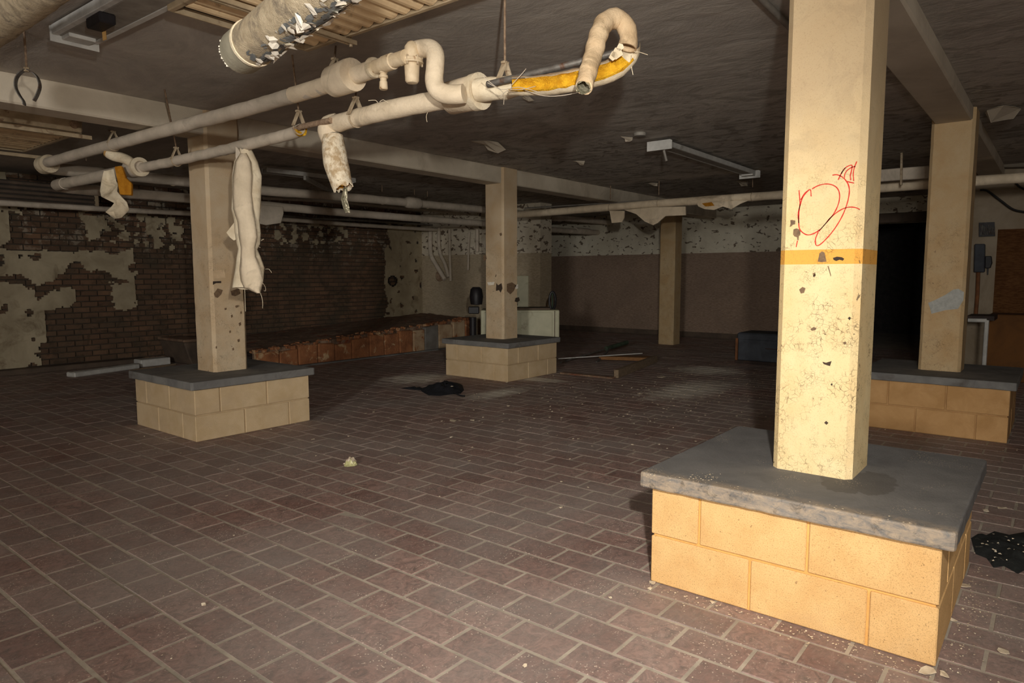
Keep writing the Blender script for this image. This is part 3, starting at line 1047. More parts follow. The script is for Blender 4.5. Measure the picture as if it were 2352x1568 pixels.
for p_, mm, nm in ((bp, 'bare', 'bare_patch'), (bd, 'bare_dark', 'dark_patch')):
    for k_, f_ in enumerate(p_.f):
        q_ = MB().add([p_.v[i] for i in f_], [tuple(range(len(f_)))])
        q_.build(nm, M[mm], col_near)
def col_patch(col, cx, cy, face, pts, m, nm):
    """Peeled patch on the x-min or y-min face of a column (photograph pixels)."""
    ax, val = ('x', cx - 0.153) if face == 'x' else ('y', cy - 0.153)
    MB().add([spot(u, v, ax, val) for u, v in pts], [tuple(range(len(pts)))]).build(nm, M[m], col)


C2, C3 = (col_left, 2.977, 5.52), (col_mid, 6.693, 5.515)
col_patch(*C3, 'x', [(1140, 650), (1144, 655), (1152, 650), (1154, 662), (1150, 672), (1146, 666), (1139, 668)], 'bare_dark', 'peeled_patch')
col_patch(*C3, 'x', [(1147, 536), (1152, 534), (1153, 540), (1149, 542)], 'bare', 'peeled_patch')
col_patch(*C3, 'x', [(1110, 588), (1116, 584), (1118, 594), (1112, 600)], 'bare', 'peeled_patch')
col_patch(*C3, 'x', [(1119, 648), (1136, 647), (1134, 654), (1122, 655)], 'peel', 'pale_patch')
col_patch(*C3, 'y', [(1164, 652), (1176, 648), (1186, 655), (1180, 668), (1172, 676), (1164, 668)], 'bare', 'peeled_patch')
col_patch(*C3, 'y', [(1183, 656), (1190, 652), (1190, 662), (1184, 664)], 'peel', 'pale_patch')
col_patch(*C3, 'y', [(1184, 684), (1192, 682), (1194, 690), (1188, 694), (1182, 692)], 'bare_dark', 'peeled_patch')
col_patch(*C2, 'y', [(489, 646), (508, 645), (508, 650), (496, 650), (489, 654)], 'bare_dark', 'peeled_patch')
col_patch(*C2, 'y', [(491, 674), (500, 662), (512, 666), (508, 676), (500, 684), (494, 682)], 'bare', 'peeled_patch')
col_patch(*C2, 'y', [(490, 622), (516, 618), (518, 638), (490, 640)], 'canvas_tan', 'pale_patch')
col_patch(*C2, 'y', [(530, 668), (548, 662), (552, 674), (540, 680), (532, 678)], 'bare', 'peeled_patch')
for (u, v, w, h) in ((515, 708, 5, 4), (530, 724, 4, 6), (540, 702, 6, 5), (548, 742, 5, 7), (526, 760, 4, 5), (545, 780, 5, 6), (495, 796, 3, 5), (533, 800, 4, 5), (552, 716, 3, 5)):
    col_patch(*C2, 'y', [(u, v), (u + w, v - h * 0.4), (u + w * 1.2, v + h * 0.6), (u + w * 0.3, v + h)], 'bare', 'peeled_patch')
# white scraped patch on the right-hand column
wp = MB()
FX4 = 6.713 - 0.15 - 0.0045
wp.add([spot(2000 + x * 352 / 1150, 380 + y * 352 / 1150, 'x', FX4) for x, y in ((430, 1030), (480, 1010), (560, 970), (620, 930), (660, 925), (700, 950), (695, 1010), (655, 1075), (560, 1085), (455, 1112), (445, 1070))], [tuple(range(11))])
wp.build('scraped_patch', M['white_patch'], col_right)

# ------------------------------------------------------------------ insulated pipes overhead
ZA, ZB = 2.31, 2.145
LZ = lambda pts, z: [spot(u, v, 'z', z) for u, v in pts]


def ringband(mb, c, t, r, w, n=18):
    c, t = V(c), V(t).normalized()
    mb.tube([c - t * w / 2, c + t * w / 2], r, n)


# upper pipe A
PA = LZ([(110, 373), (300, 321), (554, 253), (673, 219), (786, 184), (858, 158)], ZA)
A = thing('steam_pipe', 'long upper lagged pipe with drop-leg trap and S-bend', 'pipe', PA[2])
pa = smoothpath(PA, 0.05)
MB().tube(pa, 0.0445, 20, 0.004).build('lagging', M['canvas_grey'], A, smooth=True)
i_ = min(range(len(pa)), key=lambda i: (pa[i] - PA[3]).length)
MB().tube([p + V((0, 0, 0.001)) for p in pa[i_:]], 0.0465, 20, 0.004, seed=3).build('lagging', M['canvas'], A, smooth=True)
tA = (PA[4] - PA[5]).normalized()
cA = spot(788, 180, 'z', ZA)
MB().tube([cA + tA * 0.10, cA + tA * 0.09, cA - tA * 0.08, cA - tA * 0.10], [0.070, 0.083, 0.086, 0.084], 24, 0.003).build('collar', M['canvas'], A, smooth=True, angle=0.9)
c0 = spot(113, 376, 'z', ZA)
MB().tube([c0 + V((0, 0.16, 0)), c0 + V((0, 0.14, 0)), c0 - V((0, 0.015, 0))], [0.05, 0.085, 0.085], 22, 0.003).build('collar', M['canvas_white'], A, smooth=True, angle=0.9)
# union and nipple before the trap
n0, n1 = spot(858, 156, 'z', ZA), spot(932, 130, 'z', ZA)
MB().tube([n0 + tA * 0.01, n0, n0 - tA * 0.015, n0 - tA * 0.02], [0.050, 0.053, 0.05, 0.034], 20).build('end_ring', M['canvas_white'], A, smooth=True, angle=0.9)
ln = (n1 - n0)
MB().tube([n0, n0 + ln * 0.35, n0 + ln * 0.36, n0 + ln * 0.62, n0 + ln * 0.63, n1], [0.036, 0.036, 0.040, 0.040, 0.034, 0.034], 18).build('nipple', M['valve'], A, smooth=True, angle=0.6)
dv = spot(880, 150, 'z', ZA)
MB().lathe([(0.016, 0.0), (0.016, -0.02), (0.021, -0.021), (0.021, -0.05), (0.017, -0.051), (0.017, -0.058), (0.024, -0.060), (0.024, -0.072), (0.017, -0.074), (0.017, -0.088), (0.020, -0.09), (0.022, -0.125), (0.018, -0.130)], dv + V((0, 0, 0.01)), n=16).build('drip_valve', M['valve'], A, smooth=True, angle=0.5)
# bucket trap
tr = spot(946, 140, 'z', 2.302)
trap = MB().lathe([(0.0, -0.108), (0.026, -0.106), (0.034, -0.097), (0.038, -0.02), (0.038, -0.012), (0.036, 0.012), (0.037, 0.045), (0.035, 0.068), (0.026, 0.080), (0.022, 0.088), (0.012, 0.094), (0.0, 0.095)], tr, n=24).build('steam_trap', M['valve'], A, smooth=True, angle=0.7)
MB().lathe([(0.036, -0.016), (0.056, -0.014), (0.058, -0.008), (0.056, -0.003), (0.054, -0.002), (0.055, 0.003), (0.052, 0.010), (0.036, 0.012)], tr, n=24).build('flange', M['valve'], trap, smooth=True, angle=0.6)
for k in range(6):
    a = k * math.pi / 3 + 0.35
    MB().lathe([(0.0, -0.028), (0.005, -0.026), (0.005, 0.018), (0.0, 0.02)], tr + V((math.cos(a) * 0.050, math.sin(a) * 0.050, 0)), n=6).build('bolt', M['hanger'], trap)
# S-bend dropping to the lower pipe
sb = [deep(u, v, d) for u, v, d in ((948, 118, 3.42), (968, 112, 3.40), (988, 112, 3.36), (1000, 125, 3.33), (999, 155, 3.32), (997, 185, 3.32), (1003, 205, 3.31), (1022, 215, 3.29), (1050, 217, 3.27), (1066, 215, 3.26))]
MB().tube(smoothpath(sb, 0.015), 0.0445, 20, 0.003).build('swan_neck', M['canvas'], A, smooth=True)

# lower pipe B
PB1 = LZ([(322, 386), (429, 364), (563, 333), (661, 309), (692, 298)], ZB)
PB2 = LZ([(752, 290), (830, 268), (906, 250), (983, 235), (1060, 219), (1104, 207), (1160, 200), (1190, 196)], ZB)
B = thing('condensate_pipe', 'lower lagged pipe, split open at its near end to show yellow fibre', 'pipe', PB1[2])
MB().tube(smoothpath(PB1, 0.05), [0.037] * len(smoothpath(PB1, 0.05)), 18, 0.005).build('lagging', M['canvas_grey'], B, smooth=True)
pb2 = smoothpath(PB2[:6], 0.04)
MB().tube(pb2, [0.050] * len(pb2), 20, 0.004, seed=2).build('lagging', M['canvas'], B, smooth=True)
bare = LZ([(660, 306), (692, 291), (760, 276)], ZB + 0.006)
MB().tube(bare, 0.017, 12).build('bare_pipe', M['rust'], B, smooth=True)
y0 = PB1[-1]
MB().hollow([y0 + V((0, 0.02, -0.004)), y0 - V((0, 0.012, 0.004))], 0.036, 0.018, 16, 0.003, rag1=0.006).build('fibre_end', M['fibre'], B, smooth=True)
cB = spot(1062, 219, 'z', ZB)
tB = (PB2[3] - PB2[5]).normalized()
MB().tube([cB + tB * 0.09, cB + tB * 0.08, cB - tB * 0.095, cB - tB * 0.11, cB - tB * 0.112], [0.068, 0.080, 0.084, 0.082, 0.06], 24, 0.003).build('collar', M['canvas'], B, smooth=True, angle=0.9)
MB().tube([cB - tB * 0.085, cB - tB * 0.125], 0.088, 24, 0.003).build('collar_rim', M['canvas_white'], B, smooth=True, angle=0.9)
c1 = spot(319, 384, 'z', ZB)
MB().tube([c1 + V((0, 0.15, 0)), c1 + V((0, 0.14, 0)), c1 - V((0, 0.01, 0))], [0.05, 0.076, 0.076], 22, 0.003).build('collar', M['canvas_grey'], B, smooth=True, angle=0.9)
MB().hollow([c1 + V((0, 0.01, 0)), c1 - V((0, 0.03, 0))], 0.078, 0.030, 22, 0.002).build('collar_rim', M['canvas_white'], B, smooth=True, angle=0.9)
# lap of canvas after the collar, then the split jacket
pj = smoothpath(LZ([(1095, 208), (1130, 204), (1165, 201), (1190, 198)], ZB - 0.004), 0.03)
MB().tube(pj, [0.052, 0.055, 0.054, 0.050, 0.052, 0.05, 0.048, 0.044][:len(pj)] + [0.044] * max(0, len(pj) - 8), 20, 0.008, seed=5).build('lagging', M['canvas_white'], B, smooth=True)
bp_ = smoothpath([deep(u, v, d) for u, v, d in ((1120, 194, 3.22), (1181, 179, 3.15), (1260, 160, 3.08), (1336, 141, 3.02), (1425, 118, 2.98))], 0.06)
MB().tube(bp_, 0.0155, 12).build('bare_pipe', M['steel'], B, smooth=True)


jk = smoothpath([deep(u, v, d) for u, v, d in ((1172, 197, 3.13), (1230, 197, 3.09), (1290, 190, 3.03), (1350, 178, 2.98), (1400, 163, 2.95), (1432, 142, 2.95), (1447, 120, 2.96), (1448, 104, 2.97))], 0.025)
nj = len(jk)
rj = [0.040 + 0.008 * math.sin(math.pi * i / nj) for i in range(nj)]


def jacket_ring(i, p, u, s, t):
    """Split jacket: open towards the top and the viewer, torn lips."""
    pts = []
    for j in range(16):
        a = math.radians(138 + 230 * j / 15)
        if j in (0, 15):
            a += 0.32 * nz((i * 0.5, 2.0 if j == 0 else 7.0, 1.0), 1.0)
        d = u * math.cos(a) + s * math.sin(a)
        q = p + d * rj[i]
        pts.append(q + d * 0.004 * nz(q, 20, 1.0))
    return pts


MB().sweep(jk, jacket_ring, caps=False, closed=False).build('split_jacket', M['canvas_white'], B, smooth=True)
rf = [x - 0.010 for x in rj[:int(nj * 0.9)]]
ringpath = jk[:int(nj * 0.9)]


def fibre_ring(i, p, u, s, t):
    pts = []
    for j in range(12):
        a = math.radians(134) + math.radians(228) * j / 11
        d = u * math.cos(a) + s * math.sin(a)
        rr = rf[i] * (0.80 + 0.2 * abs(j - 5.5) / 5.5) + 0.007 * nz(p + d * 0.1, 30)
        pts.append(p + d * rr)
    return pts


MB().sweep(ringpath, fibre_ring, caps=False, closed=False).build('yellow_fibre', M['fibre'], B, smooth=True)
# frayed cloth rags and loose threads where the jacket was torn
for k, pts in enumerate((((1110, 176), (1150, 205), (1190, 200), (1240, 212)), ((1150, 222), (1165, 208), (1200, 205), (1230, 198)), ((1120, 190), (1155, 212), (1157, 240)), ((1175, 195), (1200, 168), (1208, 158)), ((1200, 205), (1250, 220), (1300, 218), (1360, 204)))):
    MB().tube(smoothpath([deep(u, v, 3.06 - 0.02 * i) for i, (u, v) in enumerate(pts)], 0.02), 0.0016, 5).build('loose_thread', M['canvas_grey'], B)
for k, pts in enumerate((((1456, 118), (1470, 120), (1488, 126)), ((1452, 122), (1450, 148), (1454, 172)), ((982, 258), (979, 268), (981, 280)), ((1136, 200), (1150, 180), (1148, 160)), ((868, 236), (862, 230), (846, 231)), ((872, 234), (880, 229), (892, 236)))):
    MB().tube(smoothpath([deep(u, v, 2.94 if k < 2 else 3.35) for u, v in pts], 0.02), 0.0013, 5).build('loose_thread', M['canvas_white'], B)

# peeled sleeve bent over like a walking stick
H = [(1340, 200, 2.74), (1347, 178, 2.77), (1357, 145, 2.81), (1367, 108, 2.85), (1378, 72, 2.89), (1393, 48, 2.92), (1412, 42, 2.94), (1430, 50, 2.95), (1441, 68, 2.95), (1444, 90, 2.95), (1440, 110, 2.95)]
hp = smoothpath([deep(*q) for q in H], 0.018)
hr = [0.0355 + 0.006 * min(1.0, i / (0.55 * len(hp))) * (1.0 if i < 0.8 * len(hp) else 0.7) + 0.002 * math.sin(i * 1.7) for i in range(len(hp))]
t = thing('peeled_lagging_sleeve', 'stiff lagging sleeve bent over like a walking stick, open end hanging down', 'insulation', hp[0])
MB().hollow(hp, hr, 0.006, 20, 0.005, 2.0, rag0=0.004).build('sleeve', M['canvas_tan'], t, smooth=True)
MB().hollow([hp[0] - (hp[1] - hp[0]) * 0.3, hp[3]], 0.031, 0.004, 16, 0.002, rag0=0.008).build('foil_lining', M['foil'], t, smooth=True)
for k, (u, v, s) in enumerate(((1418, 122, 0.030), (1410, 128, 0.024), (1425, 108, 0.02))):
    c = deep(u, v, 2.90)
    MB().prism([c + RGT * (s * a) + UPV * (s * q) for a, q in ((-0.9, -0.3), (-0.2, -0.9), (0.8, -0.2), (0.5, 0.6), (-0.3, 0.8))], FWD * 0.003).build('torn_flap', M['canvas_white'], t)

# branch elbow with torn sleeve hanging from the lower pipe
DE = (spot(752, 290, 'z', ZB) - CAM).dot(FWD)
e0 = deep(755, 290, DE - 0.02)
t = thing('torn_elbow_sleeve', 'rough plastered elbow with ragged sleeve and foil strip hanging out', 'insulation', e0)
MB().tube(smoothpath([deep(775, 284, DE - 0.02), deep(757, 288, DE - 0.02), deep(752, 300, DE - 0.03), deep(760, 318, DE - 0.04)], 0.015), 0.060, 20, 0.005).build('elbow', M['canvas'], t, smooth=True)
for k in range(3):
    c = deep(766 - 5 * k, 286 + 2 * k, DE - 0.03)
    MB().tube([c, c + V((0.002, 0.012, 0))], 0.061 - 0.001 * k, 20, 0.002).build('ridge', M['canvas_white'], t, smooth=True)
sp_ = smoothpath([deep(u, v, DE - 0.05) for u, v in ((764, 312), (767, 345), (773, 380), (781, 410), (788, 432))], 0.02)
ns = len(sp_)
MB().hollow(sp_, [0.060 + 0.013 * math.sin(math.pi * min(1, i / ns * 1.1)) for i in range(ns)], 0.006, 22, 0.005, 4.0, rag1=0.02).build('ragged_sleeve', M['canvas_patchy'], t, smooth=True)
MB().hollow([sp_[-4], sp_[-1] - (sp_[-1] - sp_[-2]) * 0.3], 0.042, 0.01, 14, 0.004, rag1=0.01).build('fibre_end', M['fibre_dark'], t, smooth=True)
fs_ = [deep(u, v, DE - 0.07) for u, v in ((794, 430), (792, 445), (790, 458), (795, 475), (799, 489))]
mb = MB()
vs = []
for i, p in enumerate(fs_):
    w = (0.012, 0.016, 0.018, 0.019, 0.014)[i]
    vs += [p - RGT * w, p + FWD * (-0.012), p + RGT * w]
mb.add(vs, [(3 * i + j, 3 * i + j + 1, 3 * i + j + 4, 3 * i + j + 3) for i in range(4) for j in range(2)])
mb.build('foil_strip', M['foil'], t, smooth=True)

# long strip of split lagging hanging in front of the left column
DS = (spot(568, 335, 'z', ZB) - CAM).dot(FWD)
rows = [(345, 552, 578), (352, 549, 583), (372, 538, 592), (404, 533, 601), (445, 533, 599), (480, 533, 598), (505, 538, 596), (535, 540, 598), (560, 544, 596), (572, 548, 590), (590, 545, 598), (615, 541, 607), (640, 538, 603), (662, 534, 598)]
t = thing('hanging_lagging_strip', 'long strip of split pipe lagging dangling in front of a column', 'insulation', deep(565, 345, DS))
mb = MB()
pathS = [deep((l + r) / 2, v, DS - 0.02 - 0.0003 * (v - 345)) for v, l, r in rows]


def strip_ring(i, p, u, s, tt):
    v, l, r = rows[i]
    w = (r - l) / 2 / FPX * DS
    out = []
    for j in range(18):
        a = 2 * math.pi * j / 18
        ca, sa = math.cos(a), math.sin(a)
        rx = w * (abs(ca) ** 0.8) * (1 if ca > 0 else -1)
        ry = 0.040 * sa
        q = p + RGT * rx - FWD * ry
        out.append(q + V((0, 0, 1)) * (0.018 * nz((j, i, 1), 1.3) if i in (0, len(rows) - 1) else 0) + RGT * 0.006 * nz(q, 25) - FWD * 0.010 * nz(q, 16, 3))
    return out


mb.sweep(pathS, strip_ring, caps=False, closed=True)
mb.build('split_cover', M['canvas_white'], t, smooth=True)
# front panel with its torn edge overlapping the cover
front = [(352, 552, 566), (372, 540, 577), (404, 536, 581), (445, 535, 578), (480, 536, 582), (510, 546, 588), (545, 550, 592), (568, 554, 586), (590, 552, 588), (620, 551, 600), (645, 554, 604), (660, 560, 600), (673, 590, 598)]
mb = MB()
vs = []
for i, (v, l, r) in enumerate(front):
    for j in range(7):
        f_ = j / 6
        e = 2.5 * nz((i, j * 0.2, 3), 1.7)
        bow = 0.028 * (1 - (2 * f_ - 1) ** 2)
        vs.append(deep(l + (r - l) * f_ + (e if j in (0, 6) else 0), v, DS - 0.062 - bow - 0.0003 * (v - 345) + 0.006 * nz((i, j, 5), 0.8)))
mb.add(vs, [(7 * i + j, 7 * i + j + 1, 7 * i + j + 8, 7 * i + j + 7) for i in range(len(front) - 1) for j in range(6)])
o = mb.build('torn_panel', M['canvas'], t, smooth=True)
sm = o.modifiers.new('thick', 'SOLIDIFY')
sm.thickness = 0.006
sm.offset = 0
mb = MB().prism([deep(u, v, DS - 0.06) for u, v in ((540, 508), (520, 534), (528, 545), (537, 552), (546, 548), (546, 520))], FWD * 0.006)
mb.build('torn_flap', M['canvas_white'], t)
mb = MB().prism([deep(u, v, DS - 0.07) for u, v in ((541, 336), (547, 342), (552, 350), (556, 372), (544, 378), (541, 360))], FWD * 0.006)
mb.build('torn_flap', M['canvas_grey'], t)
for pts in (((562, 660), (563, 690), (564, 715)), ((597, 668), (603, 690), (603, 708)), ((602, 648), (609, 658), (610, 668), (606, 667)), ((609, 618), (618, 618), (624, 626)), ((600, 552), (606, 549)), ((592, 566), (598, 568))):
    MB().tube(smoothpath([deep(u, v, DS - 0.07) for u, v in pts], 0.02), 0.0017, 5).build('loose_thread', M['canvas_white'], t)

# scrap dangling by the far collar
DC = (c1 - CAM).dot(FWD)
t = thing('dangling_lagging_scrap', 'folded white lagging scrap and amber fibre dangling by the far collar', 'insulation', deep(270, 390, DC))
sheet = [[(238, 392), (262, 388)], [(233, 412), (268, 416)], [(230, 440), (272, 424)], [(233, 452), (270, 440)], [(262, 466), (280, 452)], [(256, 474), (292, 464)], [(242, 486), (298, 482)], [(262, 502), (280, 500)]]
mb = MB()
vs = []
for i, ((a0, b0), (a1, b1)) in enumerate(sheet):
    for j in range(4):
        f_ = j / 3
        vs.append(deep(a0 + (a1 - a0) * f_, b0 + (b1 - b0) * f_, DC - 0.05 + 0.05 * math.sin(i * 1.1) + 0.03 * math.sin(f_ * 3)))
mb.add(vs, [(4 * i + j, 4 * i + j + 1, 4 * i + j + 5, 4 * i + j + 4) for i in range(len(sheet) - 1) for j in range(3)])
o = mb.build('folded_sheet', M['canvas_white'], t, smooth=True)
o.modifiers.new('thick', 'SOLIDIFY').thickness = 0.008
bt = [deep(u, v, DC - 0.08) for u, v in ((262, 382), (278, 380), (288, 408), (301, 420), (301, 448), (274, 446), (268, 412))]
MB().prism(bt, FWD * 0.035).build('fibre_batt', M['fibre_dark'], t, bevel=0.006)
eb = smoothpath([deep(u, v, DC - 0.02) for u, v in ((250, 352), (262, 358), (280, 362), (296, 370), (308, 380))], 0.03)
MB().tube(eb, 0.042, 16, 0.004).build('bent_cover', M['canvas_white'], t, smooth=True)
MB().tube([eb[0] - (eb[1] - eb[0]) * 0.8, eb[0]], 0.040, 16, 0.005).build('cut_end', M['amber'], t, smooth=True)

# lower pipe continuing left then turning along the wall; runs along the left wall
YP1, YP2, YP3 = 7.75, 8.1, 9.9


def run(name, label, pts, y, r, m, extra=None, bumps=()):
    P = [spot(u, v, 'y', y) for u, v in pts]
    t = thing(name, label, 'pipe', P[len(P) // 2], 'pipe runs along the brick wall')
    path = smoothpath(P, 0.12)
    if extra:
        path = smoothpath(extra, 0.06)[:-1] + path
    MB().tube(path, r, 16, 0.005).build('lagging', m, t, smooth=True)
    for (u, v, rr, w) in bumps:
        c = spot(u, v, 'y', y)
        MB().tube([c - V((w, 0, 0)), c - V((w * 0.7, 0, 0)), c + V((w * 0.7, 0, 0)), c + V((w, 0, 0))], [r, rr, rr, r], 16, 0.004).build('fitting', m, t, smooth=True)
    return t


ea = c0 + V((0, 0.15, 0))
p1s = spot(131, 388, 'y', YP1)
run('wall_pipe', 'upper lagged pipe run along the brick wall, bulging at one fitting', [(128, 388), (430, 417), (600, 437), (750, 449), (860, 458), (1000, 471), (1110, 481), (1270, 498), (1425, 513)], YP1, 0.058, M['canvas_grey'],
    extra=[ea, V((ea.x - 0.02, YP1 - 0.05, ea.z - 0.01)), p1s], bumps=((948, 466, 0.085, 0.16), (1270, 498, 0.075, 0.35)))
lb = smoothpath(LZ([(300, 390), (234, 404), (150, 421)], ZB), 0.06)
t2 = run('wall_pipe', 'middle lagged pipe run along the brick wall with a hanging grey flap', [(135, 428), (200, 436), (430, 455), (600, 471), (750, 485), (1000, 505), (1110, 513), (1200, 520), (1300, 530), (1450, 537)], YP2, 0.055, M['canvas_grey'],
         extra=[lb[-1], spot(128, 426, 'y', YP2 - 0.05)], bumps=((1250, 526, 0.066, 0.25), (1340, 531, 0.07, 0.3)))
MB().tube(lb, 0.05, 16, 0.004).build('lagging', M['canvas_grey'], t2, smooth=True)
fl = [spot(u, v, 'y', YP2 - 0.07) for u, v in ((600, 470), (650, 474), (652, 490), (646, 512), (612, 517), (598, 514))]
MB().prism(fl, (0, 0.02, 0)).build('flap', M['canvas_grey'], t2, bevel=0.006)
run('wall_pipe', 'lowest thin pipe run close along the brick wall', [(-60, 462), (200, 478), (430, 490), (640, 503), (860, 519), (1050, 530)], YP3, 0.035, M['canvas_grey'])
run('wall_pipe', 'thin conduit between the lagged runs on the brick wall', [(430, 478), (700, 500), (860, 508), (1100, 524)], YP3 + 0.25, 0.02, M['grey_metal'])
run('wall_pipe', 'thin upper conduit crossing behind the columns', [(604, 455), (760, 463), (900, 476), (1110, 494)], 9.2, 0.022, M['canvas_grey'])

# pipe run across the room in front of the back wall
XP = 8.9
P = [spot(u, v, 'x', XP) for u, v in ((1190, 493), (1400, 476), (1600, 461), (1800, 447), (2060, 428), (2352, 408), (2500, 398))]
t = thing('cross_pipe', 'long lagged pipe crossing the room with torn cloth flaps below', 'pipe', P[2])
MB().tube(smoothpath(P, 0.15), 0.055, 16, 0.006).build('lagging', M['canvas'], t, smooth=True)
for pts in (((1400, 484), (1434, 484), (1433, 500), (1428, 510), (1405, 512)), ((1434, 482), (1500, 476), (1574, 474), (1575, 494), (1528, 496), (1510, 512), (1500, 517), (1480, 508), (1462, 492)), ((1600, 466), (1660, 462), (1720, 460), (1700, 468), (1680, 480), (1660, 474), (1640, 482), (1618, 480), (1604, 474))):
    q = [spot(u, v, 'x', XP - 0.06) for u, v in pts]
    MB().prism(q, (0.02, 0, 0)).build('cloth_flap', M['canvas'], t)
MB().prism([spot(u, v, 'x', XP - 0.075) for u, v in ((1612, 467), (1634, 464), (1640, 472), (1620, 474))], (0.02, 0, 0)).build('fibre_patch', M['fibre_dark'], t)
P = [spot(u, v, 'x', XP + 0.5) for u, v in ((1205, 478), (1400, 466), (1500, 460))]
t = thing('thin_conduit', 'thin grey conduit strung above the crossing pipe', 'pipe', P[1])
MB().tube(P, 0.012, 8).build('conduit', M['grey_metal'], t, smooth=True)
for u, v0, v1 in ((1215, 455, 482), (1254, 455, 480), (1296, 458, 476)):
    pass

# far broken lengths resting on brackets near the back wall
P = [spot(u, v, 'x', 9.6) for u, v in ((2030, 424), (2085, 416), (2120, 410))]
t = thing('box_duct', 'grey boxed duct above the dark opening beside the tan column', 'duct', P[1])
MB().bar(spot(2015, 405, 'x', 8.6), spot(2135, 396, 'x', 8.6), 0.12, 0.13).build('duct_body', M['canvas_grey'], t, bevel=0.008)
MB().bar(V((8.52, spot(2070, 378, 'x', 8.52).y, CEIL)), spot(2070, 425, 'x', 8.52), 0.02, 0.03, (1, 0, 0)).build('strap', M['hanger'], t)


# hangers ---------------------------------------------------------------
def hanger(label, top, low, r, clev=0.03, kind='clevis', m=None):
    """Rod from the ceiling to a clevis or ring holding a pipe of radius r centred at low."""
    t = thing('pipe_hanger', label, 'hanger', low, 'rod hangers for the overhead pipes')
    low, top = V(low), V(top)
    hd = low + V((0, 0, r + clev + 0.035))
    MB().tube(smoothpath([top, top.lerp(hd, 0.5) + V((0.002, 0.003, 0)), hd], 0.2), 0.0055, 8).build('rod', M['rust'], t, smooth=True)
    if kind == 'clevis':
        for s in (-1, 1):
            mb = MB()
            mb.bar(hd + V((0, 0, 0.0)), low + V((s * (r + 0.006), 0, r * 0.2)), 0.030, 0.006, (1, 0, 0.2))
            mb.build('strap', M['hanger'], t)
        MB().bar(hd + V((-0.018, 0, -0.004)), hd + V((0.018, 0, -0.004)), 0.024, 0.012).build('yoke', M['hanger'], t, bevel=0.002)
        arc = [low + V((math.sin(a) * (r + 0.004), 0, -math.cos(a) * (r + 0.004))) for a in [math.radians(x) for x in range(-95, 96, 19)]]
        MB().tube(arc, 0.004, 6).build('saddle', M['hanger'], t, smooth=True)
    else:
        arc = [low + V((math.sin(a) * r, 0, math.cos(a) * r)) for a in [math.radians(x) for x in range(0, 361, 20)]]
        MB().tube(arc, 0.005, 6).build('ring', M['hanger'], t, smooth=True)
    return t


hanger('rusty rod hanger by the split yellow lagging', spot(1160, -60, 'z', CEIL), spot(1160, 200, 'z', ZB), 0.052)
hanger('rod hanger with open clevis beside the bare rusty pipe', spot(671, 126, 'z', CEIL), spot(687, 293, 'z', ZB), 0.036)
hanger('rod hanger in front of the left column, clevis round lower pipe', spot(378, 205, 'z', CEIL), spot(406, 369, 'z', ZB), 0.038)
hanger('short hanger directly behind the big ragged collar', spot(771, 106, 'z', CEIL), spot(770, 188, 'z', ZA), 0.06)
hanger('hanger just left of the ragged elbow sleeve', spot(820, 190, 'z', CEIL), spot(818, 270, 'z', ZB), 0.050)
hanger('hanger on the upper pipe above the white bent cover', spot(250, 300, 'z', CEIL), spot(262, 332, 'z', ZA), 0.044)
for lab, u, v, yy, zr in (('thin hanger rod furthest left on the wall pipes', 200, 398, YP1, 0.058), ('thin hanger rod between left column and scrap', 397, 414, YP1, 0.058),
                          ('thin hanger rod beside the bulging pipe fitting', 952, 466, YP1, 0.058), ('thin hanger rod just left of middle column', 982, 470, YP1, 0.058),
                          ('thin hanger rod left of foil strip on wall pipe', 878, 460, YP1, 0.058)):
    p = spot(u, v, 'y', yy)
    hanger(lab, (p.x, p.y, CEIL), p, zr, kind='ring')
for lab, u, v in (('hanger rod above the largest torn cloth flap', 1513, 468), ('hanger rod on crossing pipe by the small square flap', 1402, 477), ('hanger rod on crossing pipe near the graffitied column', 1728, 452)):
    p = spot(u, v, 'x', XP)
    hanger(lab, (p.x, p.y, CEIL), p, 0.057, kind='ring')

# empty pear-shaped ring on a rod, left
rc = spot(64, 202, 'z', 2.26)
t = thing('empty_ring_hanger', 'empty pear-shaped pipe ring on a rod in front of the beam', 'hanger', rc)
MB().tube([V((rc.x, rc.y, CEIL)), rc + V((0, 0, 0.095))], 0.006, 8).build('rod', M['rust'], t, smooth=True)
side = RGT * 0.9 + V((0, 0, 0))
prof = [(0, 0.095), (-0.03, 0.085), (-0.062, 0.055), (-0.073, 0.01), (-0.055, -0.035), (-0.032, -0.068), (-0.028, -0.09)]
for s in (1, -1):
    pts = smoothpath([rc + side * (x * s) + V((0, 0, z)) for x, z in (prof if s == 1 else prof[:-1])], 0.012)
    mb = MB()

    def rr_(i, p, u, s_, t_):
        e = FWD
        n_ = t_.cross(e).normalized()
        return [p + e * 0.012 + n_ * 0.0025, p - e * 0.012 + n_ * 0.0025, p - e * 0.012 - n_ * 0.0025, p + e * 0.012 - n_ * 0.0025]
    mb.sweep(pts, rr_)
    mb.build('strap', M['steel'], t)
MB().lathe([(0.014, 0), (0.014, 0.022)], rc + V((0, 0, 0.085)), n=6).build('nut', M['hanger'], t)

